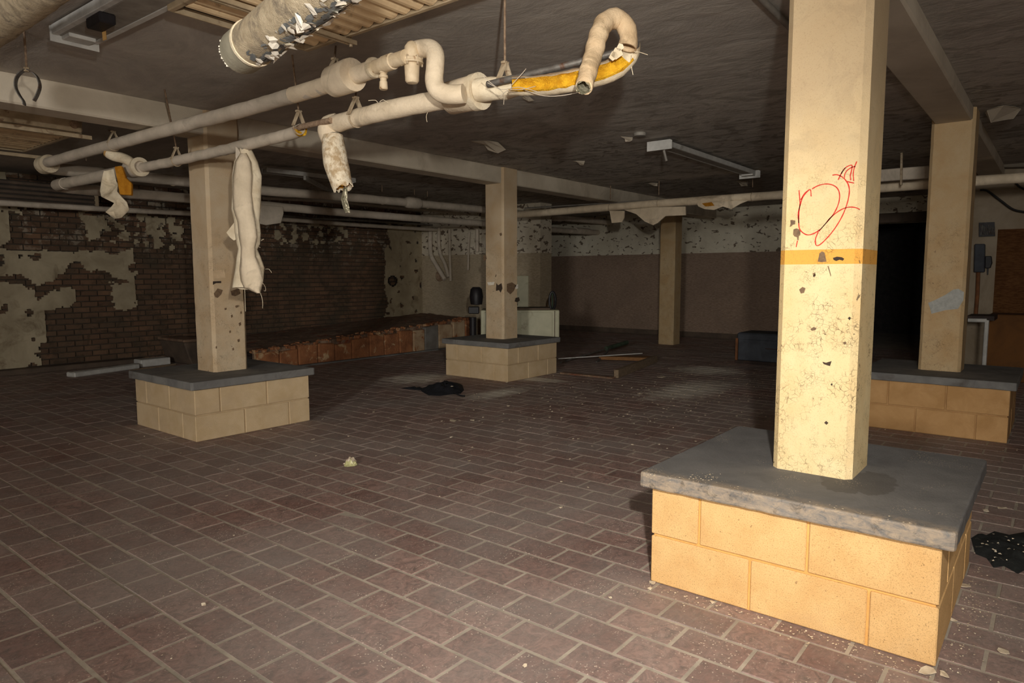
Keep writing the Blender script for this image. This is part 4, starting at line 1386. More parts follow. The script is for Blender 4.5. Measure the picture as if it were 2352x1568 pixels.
# ------------------------------------------------------------------ large lagged stubs, top left
e0, e1 = deep(552, 122, 2.28), deep(860, -120, 1.66)
ax = (e1 - e0).normalized()
R0 = 0.070
t = thing('broken_duct_stub', 'thick speckled duct stub with curling white paint flakes, grey end band', 'duct', e0)
MB().tube([e0 + ax * 0.10 + ax * k * 0.05 for k in range(18)], R0, 26, 0.002).build('lagging', M['sleeve'], t, smooth=True)
MB().tube([e0 - ax * 0.004, e0, e0 + ax * 0.012, e0 + ax * 0.105], [R0 * 0.86, R0 * 0.97, R0 + 0.001, R0 + 0.001], 26).build('end_band', M['sleeve_end'], t, smooth=True, angle=0.8)
MB().tube([e0 + ax * 0.100, e0 + ax * 0.112], R0 + 0.004, 26).build('band_ring', M['canvas_white'], t, smooth=True)
# grey lining where the paint has come away: a shallow shell on the lower right flank
side_r = (CAM - e0) - ax * (CAM - e0).dot(ax)
side_r.normalize()                       # towards the viewer
up_r = ax.cross(side_r)
if up_r.dot(RGT) < 0:
    up_r = -up_r                         # towards the lower right flank
mb = MB()
rows_ = 110
for i in range(rows_):
    for j in range(60):
        a = math.radians(6 + j * 1.7)
        f0 = 0.14 + i * 0.006
        wgt = nz((i * 0.12, j * 0.12, 0), 1.0) + 0.4 * nz((i * 0.3, j * 0.3, 4), 1.0) + 0.42 * math.sin(math.pi * j / 59) - 0.36 + (0.10 if i > 38 else -0.06)
        if wgt > 0:
            def pt(ff, aa):
                return e0 + ax * ff + (side_r * math.cos(aa) + up_r * math.sin(aa)) * (R0 + 0.0025)
            a2 = a + math.radians(1.7)
            mb.add([pt(f0, a), pt(f0 + 0.006, a), pt(f0 + 0.006, a2), pt(f0, a2)], [(0, 1, 2, 3)])
o = mb.build('bared_lining', M['sleeve_grey'], t)
o['kind'] = 'stuff'
mb = MB()
for k in range(85):
    f0 = random.uniform(0.13, 0.72)
    a = math.radians(random.uniform(8, 98))
    if f0 < 0.26:
        a = math.radians(random.uniform(35, 80))
    d = side_r * math.cos(a) + up_r * math.sin(a)
    tn = ax.cross(d)
    c = e0 + ax * f0 + d * (R0 + 0.002)
    s = random.uniform(0.007, 0.023)
    lift = random.uniform(0.2, 0.8) * s
    rotv = random.uniform(0, 6.28)
    pts = []
    for j in range(6):
        an = rotv + j * 1.047
        rr = s * random.uniform(0.45, 1.0)
        pts.append(c + (ax * math.cos(an) + tn * math.sin(an)) * rr + d * (lift * (0.1 + 0.9 * max(0, math.cos(j * 1.047)))))
    mb.add(pts, [(0, 1, 2), (0, 2, 3), (0, 3, 4), (0, 4, 5)])
o = mb.build('paint_curls', M['peel'], t)
o['kind'] = 'stuff'
# crumbs along the lip of the stub
mb = MB()
for k in range(24):
    a = math.radians(random.uniform(-70, 10))
    d = side_r * math.cos(a) + up_r * math.sin(a)
    c = e0 + d * (R0 * random.uniform(0.9, 0.98))
    s = random.uniform(0.0012, 0.003)
    mb.box(c - V((s, s, s)), c + V((s, s, s)), Matrix.Rotation(random.random() * 3, 3, 'Z'))
o = mb.build('lip_crumbs', M['peel'], t)
o['kind'] = 'stuff'

q0, q1 = spot(-60, 90, 'z', 2.42), spot(260, -160, 'z', 2.42)
t = thing('fat_lagged_pipe', 'fat rough lagged pipe under the ceiling above the empty ring', 'pipe', q0)
MB().tube(smoothpath([spot(-130, 125, 'z', 2.42), q0 + V((0, 0, 0)), spot(60, 0, 'z', 2.42), q1], 0.05), 0.085, 24, 0.006).build('lagging', M['sleeve'], t, smooth=True)

# ------------------------------------------------------------------ ceiling panels (finned heaters)
zp = 2.475


def heater(label, x0, x1, y0, y1, z, pitch, tilt=0.36, jit=0.001, frame_w=0.03):
    t = thing('slatted_heater', label, 'heater', ((x0 + x1) / 2, (y0 + y1) / 2, z), 'slatted overhead heater panels')
    MB().box((x0 + 0.01, y0 + 0.01, z + 0.028), (x1 - 0.01, y1 - 0.01, z + 0.040)).build('backing', M['slat_gap'], t)
    n = int((y1 - y0 - 0.02) / pitch)
    s0 = MB()
    x, w = (x1 - x0) / 2 - 0.02, pitch * 0.37
    s0.sweep([(-x, 0, 0), (-x + 0.02, 0, 0), (x - 0.02, 0, 0), (x, 0, 0)], lambda i, p, u, s, tt: [p + s * w + u * 0.012, p + s * w * 0.85 - u * 0.002, p + s * w * 0.3 - u * 0.008, p - s * w * 0.3 - u * 0.008, p - s * w * 0.85 - u * 0.002, p - s * w + u * 0.012])
    me = s0.mesh('slat', M['slat'])
    for k in range(n):
        o = bpy.data.objects.new('slat', me)
        o.location = V(((x0 + x1) / 2, y0 + 0.01 + (k + 0.5) * pitch, z + 0.008 + random.uniform(-jit, jit))) - t.location
        o.rotation_euler = (-tilt, 0, 0)
        COL.objects.link(o)
        o.parent = t
    for xx in (x0, x1):
        MB().box((xx - frame_w / 2, y0, z - 0.006), (xx + frame_w / 2, y1, z + 0.04)).build('end_rail', M['frame'], t, bevel=0.005)
    for yy in (y0, y1):
        MB().box((x0, yy - 0.008, z - 0.004), (x1, yy + 0.008, z + 0.04)).build('side_rail', M['frame'], t, bevel=0.004)
    return t


pr = spot(702, 116, 'z', zp)
pl_ = spot(378, 14, 'z', zp)
h1 = heater('large slatted heater panel on the ceiling behind the flaking stub', pl_.x + 0.04, pr.x, 0.75, pr.y, zp, 0.088)
sb0, sb1 = spot(640, 54, 'z', zp - 0.03), spot(817, 103, 'z', zp - 0.03)
yb = (sb0.y + sb1.y) / 2
MB().box((pl_.x, sb1.y - 0.014, zp - 0.034), (sb1.x, sb1.y + 0.0, zp - 0.012)).build('support_bar', M['frame'], h1, bevel=0.002)
MB().box((pl_.x, sb1.y + 0.012, zp - 0.034), (sb1.x - 0.03, sb1.y + 0.028, zp - 0.012)).build('support_bar', M['frame'], h1, bevel=0.002)
MB().lathe([(0.009, 0), (0.009, 0.02), (0.005, 0.021), (0.005, 0.10)], (sb1.x - 0.025, sb1.y + 0.006, zp - 0.045), n=8).build('bolt', M['hanger'], h1)

py_ = 6.35
a_ = spot(184, 305, 'y', py_)
f_ = spot(70, 350, 'z', a_.z)
h2 = heater('slatted heater panel hung just beyond the beam beside the upper pipe', 0.0, a_.x, py_, f_.y, a_.z, 0.09, 0.0, 0.002)
MB().box((0.0, py_ - 0.06, a_.z - 0.005), (a_.x, py_ - 0.012, a_.z + 0.10)).build('header', M['frame'], h2, bevel=0.012)
MB().lathe([(0.035, 0), (0.03, 0.03), (0.012, 0.04)], (a_.x - 0.06, py_ - 0.06, a_.z + 0.05), (0, -1, 0), 12).build('end_plug', M['rust'], h2, smooth=True)
MB().bar((0.0, f_.y + 0.05, a_.z - 0.03), (f_.x + 0.25, f_.y + 0.05, a_.z - 0.03), 0.03, 0.03).build('support_bar', M['frame'], h2)
MB().bar((0.0, py_ - 0.03, a_.z - 0.035), (a_.x + 0.07, py_ - 0.03, a_.z - 0.035), 0.03, 0.03).build('support_bar', M['frame'], h2)
# wall-hung finned radiator
w0, w1 = spot(-40, 440, 'y', 9.95), spot(222, 462, 'y', 9.95)
t = thing('wall_radiator', 'dark finned radiator fixed high along the brick wall', 'radiator', (w1.x, 9.95, w1.z))
MB().box((0.6, 9.97, w1.z - 0.10), (w1.x, 10.40, w1.z + 0.18)).build('body', M['slat_gap'], t)
for k in range(5):
    MB().box((0.6, 9.945, w1.z - 0.09 + k * 0.055), (w1.x, 9.975, w1.z - 0.055 + k * 0.055)).build('slat', M['trough'], t, bevel=0.004)
MB().box((w1.x - 0.02, 9.93, w1.z - 0.11), (w1.x + 0.02, 10.40, w1.z + 0.19)).build('end_plate', M['frame'], t, bevel=0.004)


# ------------------------------------------------------------------ fluorescent fixtures
def fixture(label, a, c, w, plate_w, plate_h, ends):
    """Strip light body from a to c on the ceiling, end plates at given ends."""
    t = thing('strip_light', label, 'light fixture', (V(a) + V(c)) / 2, 'bare strip light fixtures')
    a, c = V(a), V(c)
    d = (c - a).normalized()
    s = d.cross(V((0, 0, 1))).normalized()
    MB().bar(a, c, w, 0.04).build('channel', M['grey_metal'], t, bevel=0.003)
    for k in (-1, 1):
        MB().bar(a + s * (k * w * 0.62) + V((0, 0, 0.004)), c + s * (k * w * 0.62) + V((0, 0, 0.004)), w * 0.22, 0.05).build('side_flange', M['white_metal'], t, bevel=0.003)
    for (p, q) in ((a, -d), (c, d)):
        if (p is a and 0 in ends) or (p is c and 1 in ends):
            z0_ = -0.02
            poly = [p + s * (-plate_w / 2) + V((0, 0, 0.03)), p + s * (-plate_w / 2) + V((0, 0, -plate_h + 0.03)), p + s * (plate_w / 2) + V((0, 0, -plate_h + 0.03)), p + s * (plate_w / 2) + V((0, 0, 0.02)), p + s * (plate_w * 0.42) + V((0, 0, 0.03))]
            MB().prism(poly, q * 0.006).build('end_plate', M['white_metal'], t)
            MB().bar(p - q * 0.0 + V((0, 0, -0.02)), p - q * 0.10 + V((0, 0, -0.02)), plate_w * 0.55, 0.035).build('lamp_holder_box', M['white_metal'], t, bevel=0.004)
    return t


fa = spot(172, 82, 'z', 2.515)
fc = spot(400, -45, 'z', 2.515)
fc = V((fa.x + 0.02, fc.y, fa.z))
t = fixture('strip light with white end plate and dark ballast beside the heater panel', fa, fc, 0.15, 0.235, 0.085, (0,))
bb = spot(228, 52, 'z', 2.47)
MB().bar(bb + V((0, 0.06, 0)), bb - V((0, 0.10, 0)), 0.075, 0.05).build('ballast', M['black'], t, bevel=0.006)
tg = spot(236, 76, 'z', 2.44)
MB().prism([tg + RGT * x + UPV * y for x, y in ((-0.04, 0.03), (0.012, 0.035), (0.018, -0.03), (0.0, -0.036), (-0.004, 0.012), (-0.04, 0.015))], FWD * 0.004).build('cardboard_tag', M['amber'], t)

ga, gc = spot(1515, 330, 'z', 2.50), spot(1722, 398, 'z', 2.50)
t = fixture('strip light hanging over the middle of the room, both end plates showing', ga, gc, 0.10, 0.26, 0.09, (0, 1))
hb = deep(1525, 345, (ga - CAM).dot(FWD))
MB().tube([hb, hb + V((0.02, -0.02, -0.10))], 0.012, 6).build('dangling_bracket', M['grey_metal'], t)
jb = spot(1470, 310, 'z', 2.53)
t = thing('ceiling_junction_box', 'small round junction box on the ceiling by the hanging strip light', 'box', jb)
MB().lathe([(0.05, 0), (0.06, -0.01), (0.055, -0.035), (0.0, -0.04)], (jb.x, jb.y, CEIL), n=14).build('body', M['grey_metal'], t, smooth=True, angle=0.6)
ja, jc = spot(560, 400, 'z', 2.47), spot(700, 408, 'z', 2.47)
t = fixture('strip light beyond the beam behind the hanging strip of lagging', (ja.x, 7.35, 2.47), (jc.x + 0.55, 7.25, 2.47), 0.10, 0.16, 0.06, (1,))
ka = spot(700, 408, 'y', 7.2)
MB().bar(ka, spot(760, 440, 'y', 7.9), 0.03, 0.05).build('loose_cover', M['white_metal'], t)

# conduit on the ceiling beside the near column
k0, k1 = spot(1740, -12, 'z', 2.53), spot(1835, 84, 'z', 2.53)
k1 = V((k1.x, k1.y, 2.53))
t = thing('ceiling_conduit', 'grey conduit on the ceiling running behind the graffitied column', 'conduit', k0)
MB().tube([k0 - (k1 - k0) * 0.3, k0, k1, k1 + (k1 - k0) * 3.0], 0.016, 10).build('conduit', M['grey_metal'], t, smooth=True)

# ------------------------------------------------------------------ platform along the wall
t = thing('brick_platform', 'low crumbling terracotta-faced platform against the brick wall', 'platform', (7.2, 9.4, 0))
X0, X1, YF = 4.90, 9.22, 8.22
YK = YL - 0.05
ztop = lambda x, y: (0.24 + 0.056 * (x - 4.7)) * (1 - 0.12 * (y - YF) / 2.2) + 0.02 * nz((x, y, 0), 3.0)
mb = MB()
nxp, nyp = 60, 26
vs = []
for i in range(nxp + 1):
    for j in range(nyp + 1):
        x = X0 + (X1 - X0 + 0.80 * j / nyp) * i / nxp
        y = YF + 0.07 + (YK - YF - 0.07) * j / nyp
        if j == 0:
            y += 0.05 * nz((x, 0, 0), 5.0)
        vs.append((x, y, ztop(x, y) + 0.012 * nz((x, y, 2), 9)))
fs = [(i * (nyp + 1) + j, (i + 1) * (nyp + 1) + j, (i + 1) * (nyp + 1) + j + 1, i * (nyp + 1) + j + 1) for i in range(nxp) for j in range(nyp)]
nv = len(vs)
# skirts so the slab has thickness
for i in range(nxp + 1):
    x, y, z = vs[i * (nyp + 1)]
    vs.append((x, y, 0.0))
fs += [(i * (nyp + 1), nv + i, nv + i + 1, (i + 1) * (nyp + 1)) for i in range(nxp)]
nv2 = len(vs)
for j in range(nyp + 1):
    x, y, z = vs[nxp * (nyp + 1) + j]
    vs.append((x, y, 0.0))
fs += [(nxp * (nyp + 1) + j, nv2 + j, nv2 + j + 1, nxp * (nyp + 1) + j + 1) for j in range(nyp)]
mb.add(vs, fs)
mb.build('slab', M['rubble'], t)
x = X0
k = 0
while x < X1 - 0.05:
    w = random.uniform(0.26, 0.36)
    w = min(w, X1 - x)
    hgt = ztop(x + w / 2, YF) - random.uniform(0.015, 0.06)
    m = MB().box((x + 0.006, YF - random.uniform(0, 0.012), 0.0), (x + w - 0.006, YF + 0.07, hgt))
    mat_ = M['terracotta'] if x < 7.6 else M['terracotta_pale']
    if 7.9 < x < 8.2:
        mat_ = M['terracotta_blue']
    if x > 8.9:
        mat_ = M['terracotta']
    o = m.build('facing_block', mat_, t, bevel=0.014)
    for v in o.data.vertices:
        if v.co.z > 0.1:
            v.co.z += 0.03 * nz(v.co + o.parent.location, 9)
    x += w
    k += 1
# chips of tile and rubble along the broken lip
mb = MB()
for k in range(150):
    xx = random.uniform(X0, X1)
    yy = YF + random.uniform(-0.02, 0.25)
    s = random.uniform(0.012, 0.035)
    zz = ztop(xx, yy)
    mb.box((xx - s, yy - s, zz - s), (xx + s, yy + s * 0.8, zz + s * 0.5), Matrix.Rotation(random.random() * 3, 3, 'Z') @ Matrix.Rotation(random.uniform(-.4, .4), 3, 'X'))
o = mb.build('broken_edge', M['terracotta'], t)
o['kind'] = 'stuff'
# kerb of pale dust-covered concrete in front of the platform
b = MB().box((5.2, YF - 0.09, -0.002), (8.9, YF + 0.02, 0.018))
b.build('kerb', M['cap'], t, bevel=0.005)

# stone trough at the platform's left end
c = spot(405, 832, 'z', 0)
t = thing('stone_trough', 'brown stone trough with curved side behind the left column', 'trough', (4.9, 9.75, 0))
prof = [(4.66, 0.0), (4.62, 0.10), (4.56, 0.30), (4.56, 0.33), (4.62, 0.33), (4.87, 0.33), (4.87, 0.0)]
MB().prism([(x_, 9.45, z_) for x_, z_ in prof], (0, 0.75, 0)).build('body', M['trough'], t, bevel=0.015)
MB().box((4.54, 9.43, 0.33), (4.88, 10.22, 0.37)).build('rim', M['rubble'], t, bevel=0.01)

# white strips lying by the wall
t = thing('fallen_light_reflector', 'long white reflector lying on the floor left of the left pedestal', 'reflector', spot(240, 855, 'z', 0))
p0, p1 = spot(162, 866, 'z', 0), spot(312, 845, 'z', 0)
MB().bar(p0 + V((0, 0, 0.03)), p1 + V((0, 0, 0.03)), 0.16, 0.06).build('tray', M['white_metal'], t, bevel=0.01)
MB().bar(p0 + V((0, 0, 0.062)), p1 + V((0, 0, 0.062)), 0.05, 0.012).build('ridge', M['grey_metal'], t, bevel=0.003)
t = thing('fallen_light_reflector', 'second white reflector lying against the stone trough', 'reflector', spot(355, 835, 'z', 0))
p0, p1 = spot(316, 842, 'z', 0), spot(384, 835, 'z', 0)
MB().bar(p0 + V((0, 0, 0.05)), p1 + V((0, 0, 0.05)), 0.22, 0.10).build('tray', M['white_metal'], t, bevel=0.01)
p0, p1 = spot(298, 853, 'z', 0), spot(402, 838, 'z', 0)
t = thing('thin_lath', 'thin pale lath on the floor before the fallen reflectors', 'lath', p0)
MB().bar(p0 + V((0, 0, 0.012)), p1 + V((0, 0, 0.012)), 0.03, 0.02).build('strip', M['wood'], t)
p0, p1 = V((0.8, 10.25, 0)), V((4.3, 10.25, 0))
b = MB().box((-3, 10.28, -0.002), (4.4, YL, 0.07))
struct('baseboard_left', b, M['trough'], bevel=0.01)

# ------------------------------------------------------------------ vertical pipes on the corner wall
XV = MX - 0.09


def stand(label, pts, r, m):
    P = [spot(u, v, 'x', XV) for u, v in pts]
    t = thing('riser_pipe', label, 'pipe', P[-1], 'riser pipes on the corner wall')
    MB().tube(smoothpath(P, 0.06), r, 12, 0.003).build('pipe', m, t, smooth=True)
    return t


stand('left lagged riser bending down to the rusty hole', ((988, 520), (988, 560), (990, 586), (1003, 610), (1022, 642)), 0.045, M['canvas_grey'])
stand('second lagged riser bending toward the rusty hole', ((1008, 522), (1008, 560), (1012, 585), (1022, 606), (1030, 636)), 0.034, M['canvas_grey'])
stand('straight riser ending in a floor-side tee', ((1032, 526), (1033, 580), (1035, 645)), 0.026, M['canvas_grey'])
stand('thin pale riser beside the corner cabinet panel', ((1078, 532), (1076, 575), (1075, 620)), 0.016, M['canvas_grey'])
stand('short stub riser nearest the middle column', ((1096, 526), (1096, 578)), 0.034, M['canvas_grey'])
hb_ = spot(1010, 634, 'x', MX - 0.02)
mb = MB().lathe([(0.10, 0), (0.11, 0.03), (0.085, 0.05), (0.05, 0.03), (0.0, 0.03)], (MX - 0.0, hb_.y, hb_.z), (-1, 0, 0), 16)
o = mb.build('rusty_outlet', M['rust'], smooth=True)
tag(o, 'rusty round drain outlet where the lagged risers end', 'drain')
mb = MB().lathe([(0.115, 0.0), (0.115, 0.012), (0.09, 0.014), (0.088, -0.02), (0.0, -0.02)], (HOLE.x, YL - 0.012, HOLE.z), (0, -1, 0), 18)
o = mb.build('pipe_hole', M['terracotta'], smooth=True)
o.data.materials[0] = M['dark']
tag(o, 'round dark clay pipe hole in the plastered brick wall', 'hole')

# ------------------------------------------------------------------ cabinet group behind the middle column
DCb = 9.6
cl, cr = deep(1104, 712, DCb), deep(1285, 712, DCb)
w_ = cr - cl
dirw = V((w_.x, w_.y, 0)).normalized()
dep = V((-dirw.y, dirw.x, 0))
if dep.dot(FWD) < 0:
    dep = -dep
zt = cr.z
base = V((cl.x, cl.y, 0))
L = w_.length
t = thing('pale_metal_cabinet', 'pale green enamel cabinet standing behind the middle column', 'cabinet', base + dirw * L / 2)


def obox(a0, a1, d0, d1, z0, z1):
    vs = []
    for z in (z0, z1):
        for a, d in ((a0, d0), (a1, d0), (a1, d1), (a0, d1)):
            p = base + dirw * a + dep * d
            vs.append((p.x, p.y, z))
    return MB().add(vs, [(0, 3, 2, 1), (4, 5, 6, 7), (0, 1, 5, 4), (1, 2, 6, 5), (2, 3, 7, 6), (3, 0, 4, 7)])


for a_l, d_l in ((0.15, 0.1), (L - 0.2, 0.1), (0.15, 0.5), (L - 0.2, 0.5)):
    obox(a_l, a_l + 0.05, d_l, d_l + 0.05, 0.0, 0.31).build('leg', M['trough'], t)
obox(0, L, 0.0, 0.6, 0.30, zt).build('body', M['cabinet'], t, bevel=0.01)
obox(0.04, L * 0.5 - 0.01, -0.012, 0.0, 0.33, zt - 0.03).build('door', M['cabinet'], t, bevel=0.004)
obox(L * 0.5 + 0.01, L - 0.10, -0.012, 0.0, 0.33, zt - 0.03).build('door', M['cabinet'], t, bevel=0.004)
obox(L - 0.07, L - 0.06, -0.006, 0.0, 0.31, zt - 0.01).build('side_seam', M['trough'], t)
obox(0.3, L - 0.12, 0.1, 0.55, zt, zt + 0.025).build('worktop', M['trough'], t, bevel=0.004)
obox(0.35, L - 0.42, 0.5, 0.62, zt, zt + 0.48).build('splashback', M['cabinet'], t, bevel=0.006)
# dark loop (old tap or wheel) standing on it
lc = deep(1269, 690, DCb + 0.3)
t = thing('dark_oval_wheel', 'dark oval hand wheel upright on the pale cabinet', 'wheel', V((lc.x, lc.y, zt)))
ang = [math.radians(a) for a in range(0, 360, 20)]
ring = [lc + RGT * (0.045 * math.cos(a)) + V((0, 0, 0.125 * math.sin(a))) for a in ang]
MB().tube(ring + [ring[0]], 0.018, 8).build('rim', M['black'], t, smooth=True)
MB().bar(V((lc.x, lc.y, zt + 0.026)), lc - V((0, 0, 0.10)), 0.03, 0.03, (1, 0, 0)).build('stem', M['black'], t)
MB().bar(lc - V((0, 0, 0.12)), lc + V((0, 0, 0.12)), 0.02, 0.012, (1, 0, 0)).build('spoke', M['green'], t)
# dark machine left of the middle column
DM = 9.55
t = thing('dark_machine', 'dark machine with round head half hidden by the middle column', 'machine', V((deep(1086, 760, DM).x, deep(1086, 760, DM).y, 0)))
p_ = deep(1086, 712, DM)
MB().tube([V((p_.x, p_.y, 0)), V((p_.x, p_.y, p_.z - 0.1))], 0.05, 10).build('post', M['black'], t, smooth=True)
MB().lathe([(0.0, -0.12), (0.08, -0.11), (0.095, 0.0), (0.08, 0.10), (0.05, 0.13), (0.0, 0.13)], p_ + RGT * 0.05 + V((0, 0, 0.19)), n=14).build('head', M['black'], t, smooth=True)
MB().bar(p_ - RGT * 0.06, p_ + RGT * 0.09, 0.08, 0.10).build('clamp', M['black'], t, bevel=0.01)
# grey electrical panel above
pp = [spot(u, v, 'x', MX - 0.03) for u, v in ((1080, 580), (1118, 578), (1118, 628), (1082, 626))]
t = thing('wall_panel', 'tan painted panel on the corner wall beside middle column', 'panel', pp[0])
MB().prism(pp, (0.025, 0, 0)).build('plate', M['wall_mass'], t)

# ------------------------------------------------------------------ things on the floor
# wooden frame
t = thing('timber_frame', 'broken wooden frame lying on the floor beside the middle pedestal', 'frame', spot(1440, 840, 'z', 0))
f0, f1 = spot(1415, 868, 'z', 0), spot(1505, 832, 'z', 0)
MB().bar(f0 + V((0, 0, 0.05)), f1 + V((0, 0, 0.05)), 0.06, 0.10).build('plank', M['wood'], t, bevel=0.004)
g0, g1 = spot(1502, 830, 'z', 0), spot(1378, 826, 'z', 0)
MB().bar(g0 + V((0, 0, 0.04)), g1 + V((0, 0, 0.04)), 0.22, 0.05).build('plank', M['wood_orange'], t, bevel=0.004)
g0, g1 = spot(1410, 870, 'z', 0), spot(1290, 858, 'z', 0)
MB().bar(g0 + V((0, 0, 0.012)), g1 + V((0, 0, 0.012)), 0.09, 0.02).build('plank', M['rubble'], t, bevel=0.003)
# long green-handled tool leaning over the frame
t = thing('green_pole', 'long dark pole with green sleeve lying across the wooden frame', 'pole', spot(1300, 828, 'z', 0.0))
a_, c_ = spot(1285, 833, 'z', 0.02), deep(1440, 786, (spot(1440, 810, 'z', 0) - CAM).dot(FWD))
MB().tube([a_, a_.lerp(c_, 0.7)], 0.012, 8).build('shaft', M['steel'], t, smooth=True)
MB().tube([a_.lerp(c_, 0.66), c_], 0.035, 10).build('sleeve', M['green'], t, smooth=True)
MB().bar(spot(1370, 832, 'z', 0.0), c_.lerp(a_, 0.25), 0.02, 0.02).build('prop', M['steel'], t)
p0, p1 = spot(1282, 838, 'z', 0), spot(1475, 829, 'z', 0)
t = thing('white_lath', 'thin white lath lying across the broken wooden frame', 'lath', p0)
MB().bar(p0 + V((0, 0, 0.09)), p1 + V((0, 0, 0.115)), 0.018, 0.012).build('strip', M['white_metal'], t)

# dark chest
c_ = spot(1692, 834, 'z', 0)
t = thing('metal_chest', 'dark blue-grey metal chest on the floor beside the graffitied column', 'chest', c_)
ln_ = 1.1
MB().box((c_.x, c_.y - ln_, 0.04), (c_.x + 0.55, c_.y, 0.40)).build('body', M['chest'], t, bevel=0.02)
MB().box((c_.x - 0.006, c_.y - ln_ - 0.006, 0.33), (c_.x + 0.556, c_.y + 0.006, 0.44)).build('lid', M['chest'], t, bevel=0.02)
MB().box((c_.x - 0.012, c_.y - ln_, 0.0), (c_.x + 0.57, c_.y + 0.02, 0.05)).build('plinth', M['chest_dark'], t, bevel=0.006)
MB().box((c_.x - 0.014, c_.y - 0.012, 0.05), (c_.x + 0.03, c_.y + 0.02, 0.36)).build('corner_strip', M['copper'], t)
MB().bar(V((c_.x - 0.008, c_.y - 0.4, 0.235)), V((c_.x - 0.008, c_.y - ln_, 0.235)), 0.012, 0.012).build('latch_bar', M['chest_dark'], t)


# cloth on the floor
def crumple(name, outline, h, m, parent=None, sub=5, seed=0.0, dark=False):
    """Low crumpled sheet filling a floor outline (photograph pixels)."""
    P = [spot(u, v, 'z', 0.0) for u, v in outline]
    c = sum(P, V((0, 0, 0))) / len(P)
    k = len(P)
    vs, fs = [c + V((0, 0, h))], []
    for r in range(1, sub + 1):
        f = r / sub
        for j, p in enumerate(P):
            q = c.lerp(p, f)
            z = h * (1 - f ** 2) * (0.7 + 0.9 * nz(q, 14, seed)) + 0.004 * (1 if r < sub else 0)
            vs.append(V((q.x, q.y, max(0.002, z) if r < sub else 0.001)))
    for j in range(k):
        fs.append((0, 1 + j, 1 + (j + 1) % k))
    for r in range(sub - 1):
        for j in range(k):
            a, b_ = 1 + r * k + j, 1 + r * k + (j + 1) % k
            fs.append((a, a + k, b_ + k, b_))
    return MB().add(vs, fs).build(name, m, parent, smooth=True, angle=0.9)


def densify(o, n=3):
    out = []
    for i in range(len(o)):
        a, c = o[i], o[(i + 1) % len(o)]
        out += [(a[0] + (c[0] - a[0]) * k / n, a[1] + (c[1] - a[1]) * k / n) for k in range(n)]
    return out


t = thing('black_jacket', 'crumpled black jacket on the floor before the middle pedestal', 'clothing', spot(1015, 900, 'z', 0))
crumple('body', densify([(962, 892), (985, 890), (1015, 888), (1040, 880), (1062, 884), (1066, 896), (1058, 904), (1035, 906), (1010, 909), (985, 908), (970, 900)]), 0.075, M['cloth_black'], t, 7, 2.0)
crumple('sleeve', densify([(920, 892), (945, 890), (968, 890), (980, 896), (960, 896), (940, 894)]), 0.03, M['cloth_black'], t, 4, 4.0)
o = MB().tube(smoothpath([spot(u, v, 'z', 0.03) for u, v in ((1045, 902), (1058, 908), (1068, 909))], 0.03), 0.008, 6).build('strap', M['cloth_black'], t, smooth=True)
c_ = spot(1038, 888, 'z', 0.07)
MB().lathe([(0.0, 0), (0.018, 0.004), (0.0, 0.012)], c_, n=8).build('paint_chip', M['chip'], t)

t = thing('crumpled_wrapper', 'crumpled yellowish clear wrapper lying alone on the tiles', 'litter', spot(806, 1068, 'z', 0))
c_ = spot(806, 1068, 'z', 0)


def crinkled(name, cx, cy, rx, ry, h, seed, m):
    vs, fs = [], []
    n, k = 6, 12
    vs.append(V((cx, cy, h)))
    for r in range(1, n + 1):
        for j in range(k):
            a = 2 * math.pi * j / k
            f = r / n
            p = V((cx + rx * f * math.cos(a) * (1 + 0.5 * nz((j, seed, 0), 0.9)), cy + ry * f * math.sin(a) * (1 + 0.5 * nz((j, seed, 5), 0.9)), 0))
            p.z = max(0.002, h * (1 - f ** 2.5) * (0.55 + 1.3 * nz(p, 45, seed)) + (0.002 if r == n else 0))
            vs.append(p)
    fs = [(0, 1 + j, 1 + (j + 1) % k) for j in range(k)]
    for r in range(n - 1):
        for j in range(k):
            a, b_ = 1 + r * k + j, 1 + r * k + (j + 1) % k
            fs.append((a, a + k, b_ + k, b_))
    return MB().add(vs, fs).build(name, m, t)


crinkled('wrapper', c_.x, c_.y, 0.050, 0.036, 0.045, 1.0, M['paper'])
crinkled('white_corner', c_.x + 0.035, c_.y + 0.055, 0.05, 0.028, 0.035, 4.0, M['chip'])

t = thing('sooty_rag', 'sooty black rag heap on the floor right of the near pedestal', 'rag', spot(2310, 1270, 'z', 0))
crumple('rag', densify([(2230, 1236), (2246, 1226), (2262, 1230), (2284, 1220), (2318, 1228), (2352, 1222), (2420, 1240), (2430, 1290), (2392, 1316), (2360, 1306), (2338, 1318), (2306, 1300), (2282, 1304), (2266, 1282), (2240, 1272)], 3), 0.035, M['rag'], t, 7, 6.0)
mb = MB()
for k in range(26):
    u, v = random.gauss(2300, 32), random.gauss(1262, 16)
    c_ = spot(u, v, 'z', 0.03)
    s = random.uniform(0.003, 0.009)
    mb.add([c_ + V((s * math.cos(a), s * math.sin(a), random.uniform(0, 0.006))) for a in (0, 1.3, 2.5, 3.9, 5.1)], [(0, 1, 2, 3, 4)])
o = mb.build('ash_flakes', M['chip'], t)
o['kind'] = 'stuff'


# paint chips: the larger ones singly, the rest as one scatter
def chip_mesh(nm, s, seed):
    rnd = random.Random(seed)
    n = 7
    top = [V((s * math.cos(2 * math.pi * j / n) * rnd.uniform(0.5, 1.1), s * 0.7 * math.sin(2 * math.pi * j / n) * rnd.uniform(0.5, 1.1), 0.002 + rnd.uniform(0, 0.006))) for j in range(n)]
    return MB().prism(top, (0, 0, -0.0015)).mesh(nm, M['chip'])


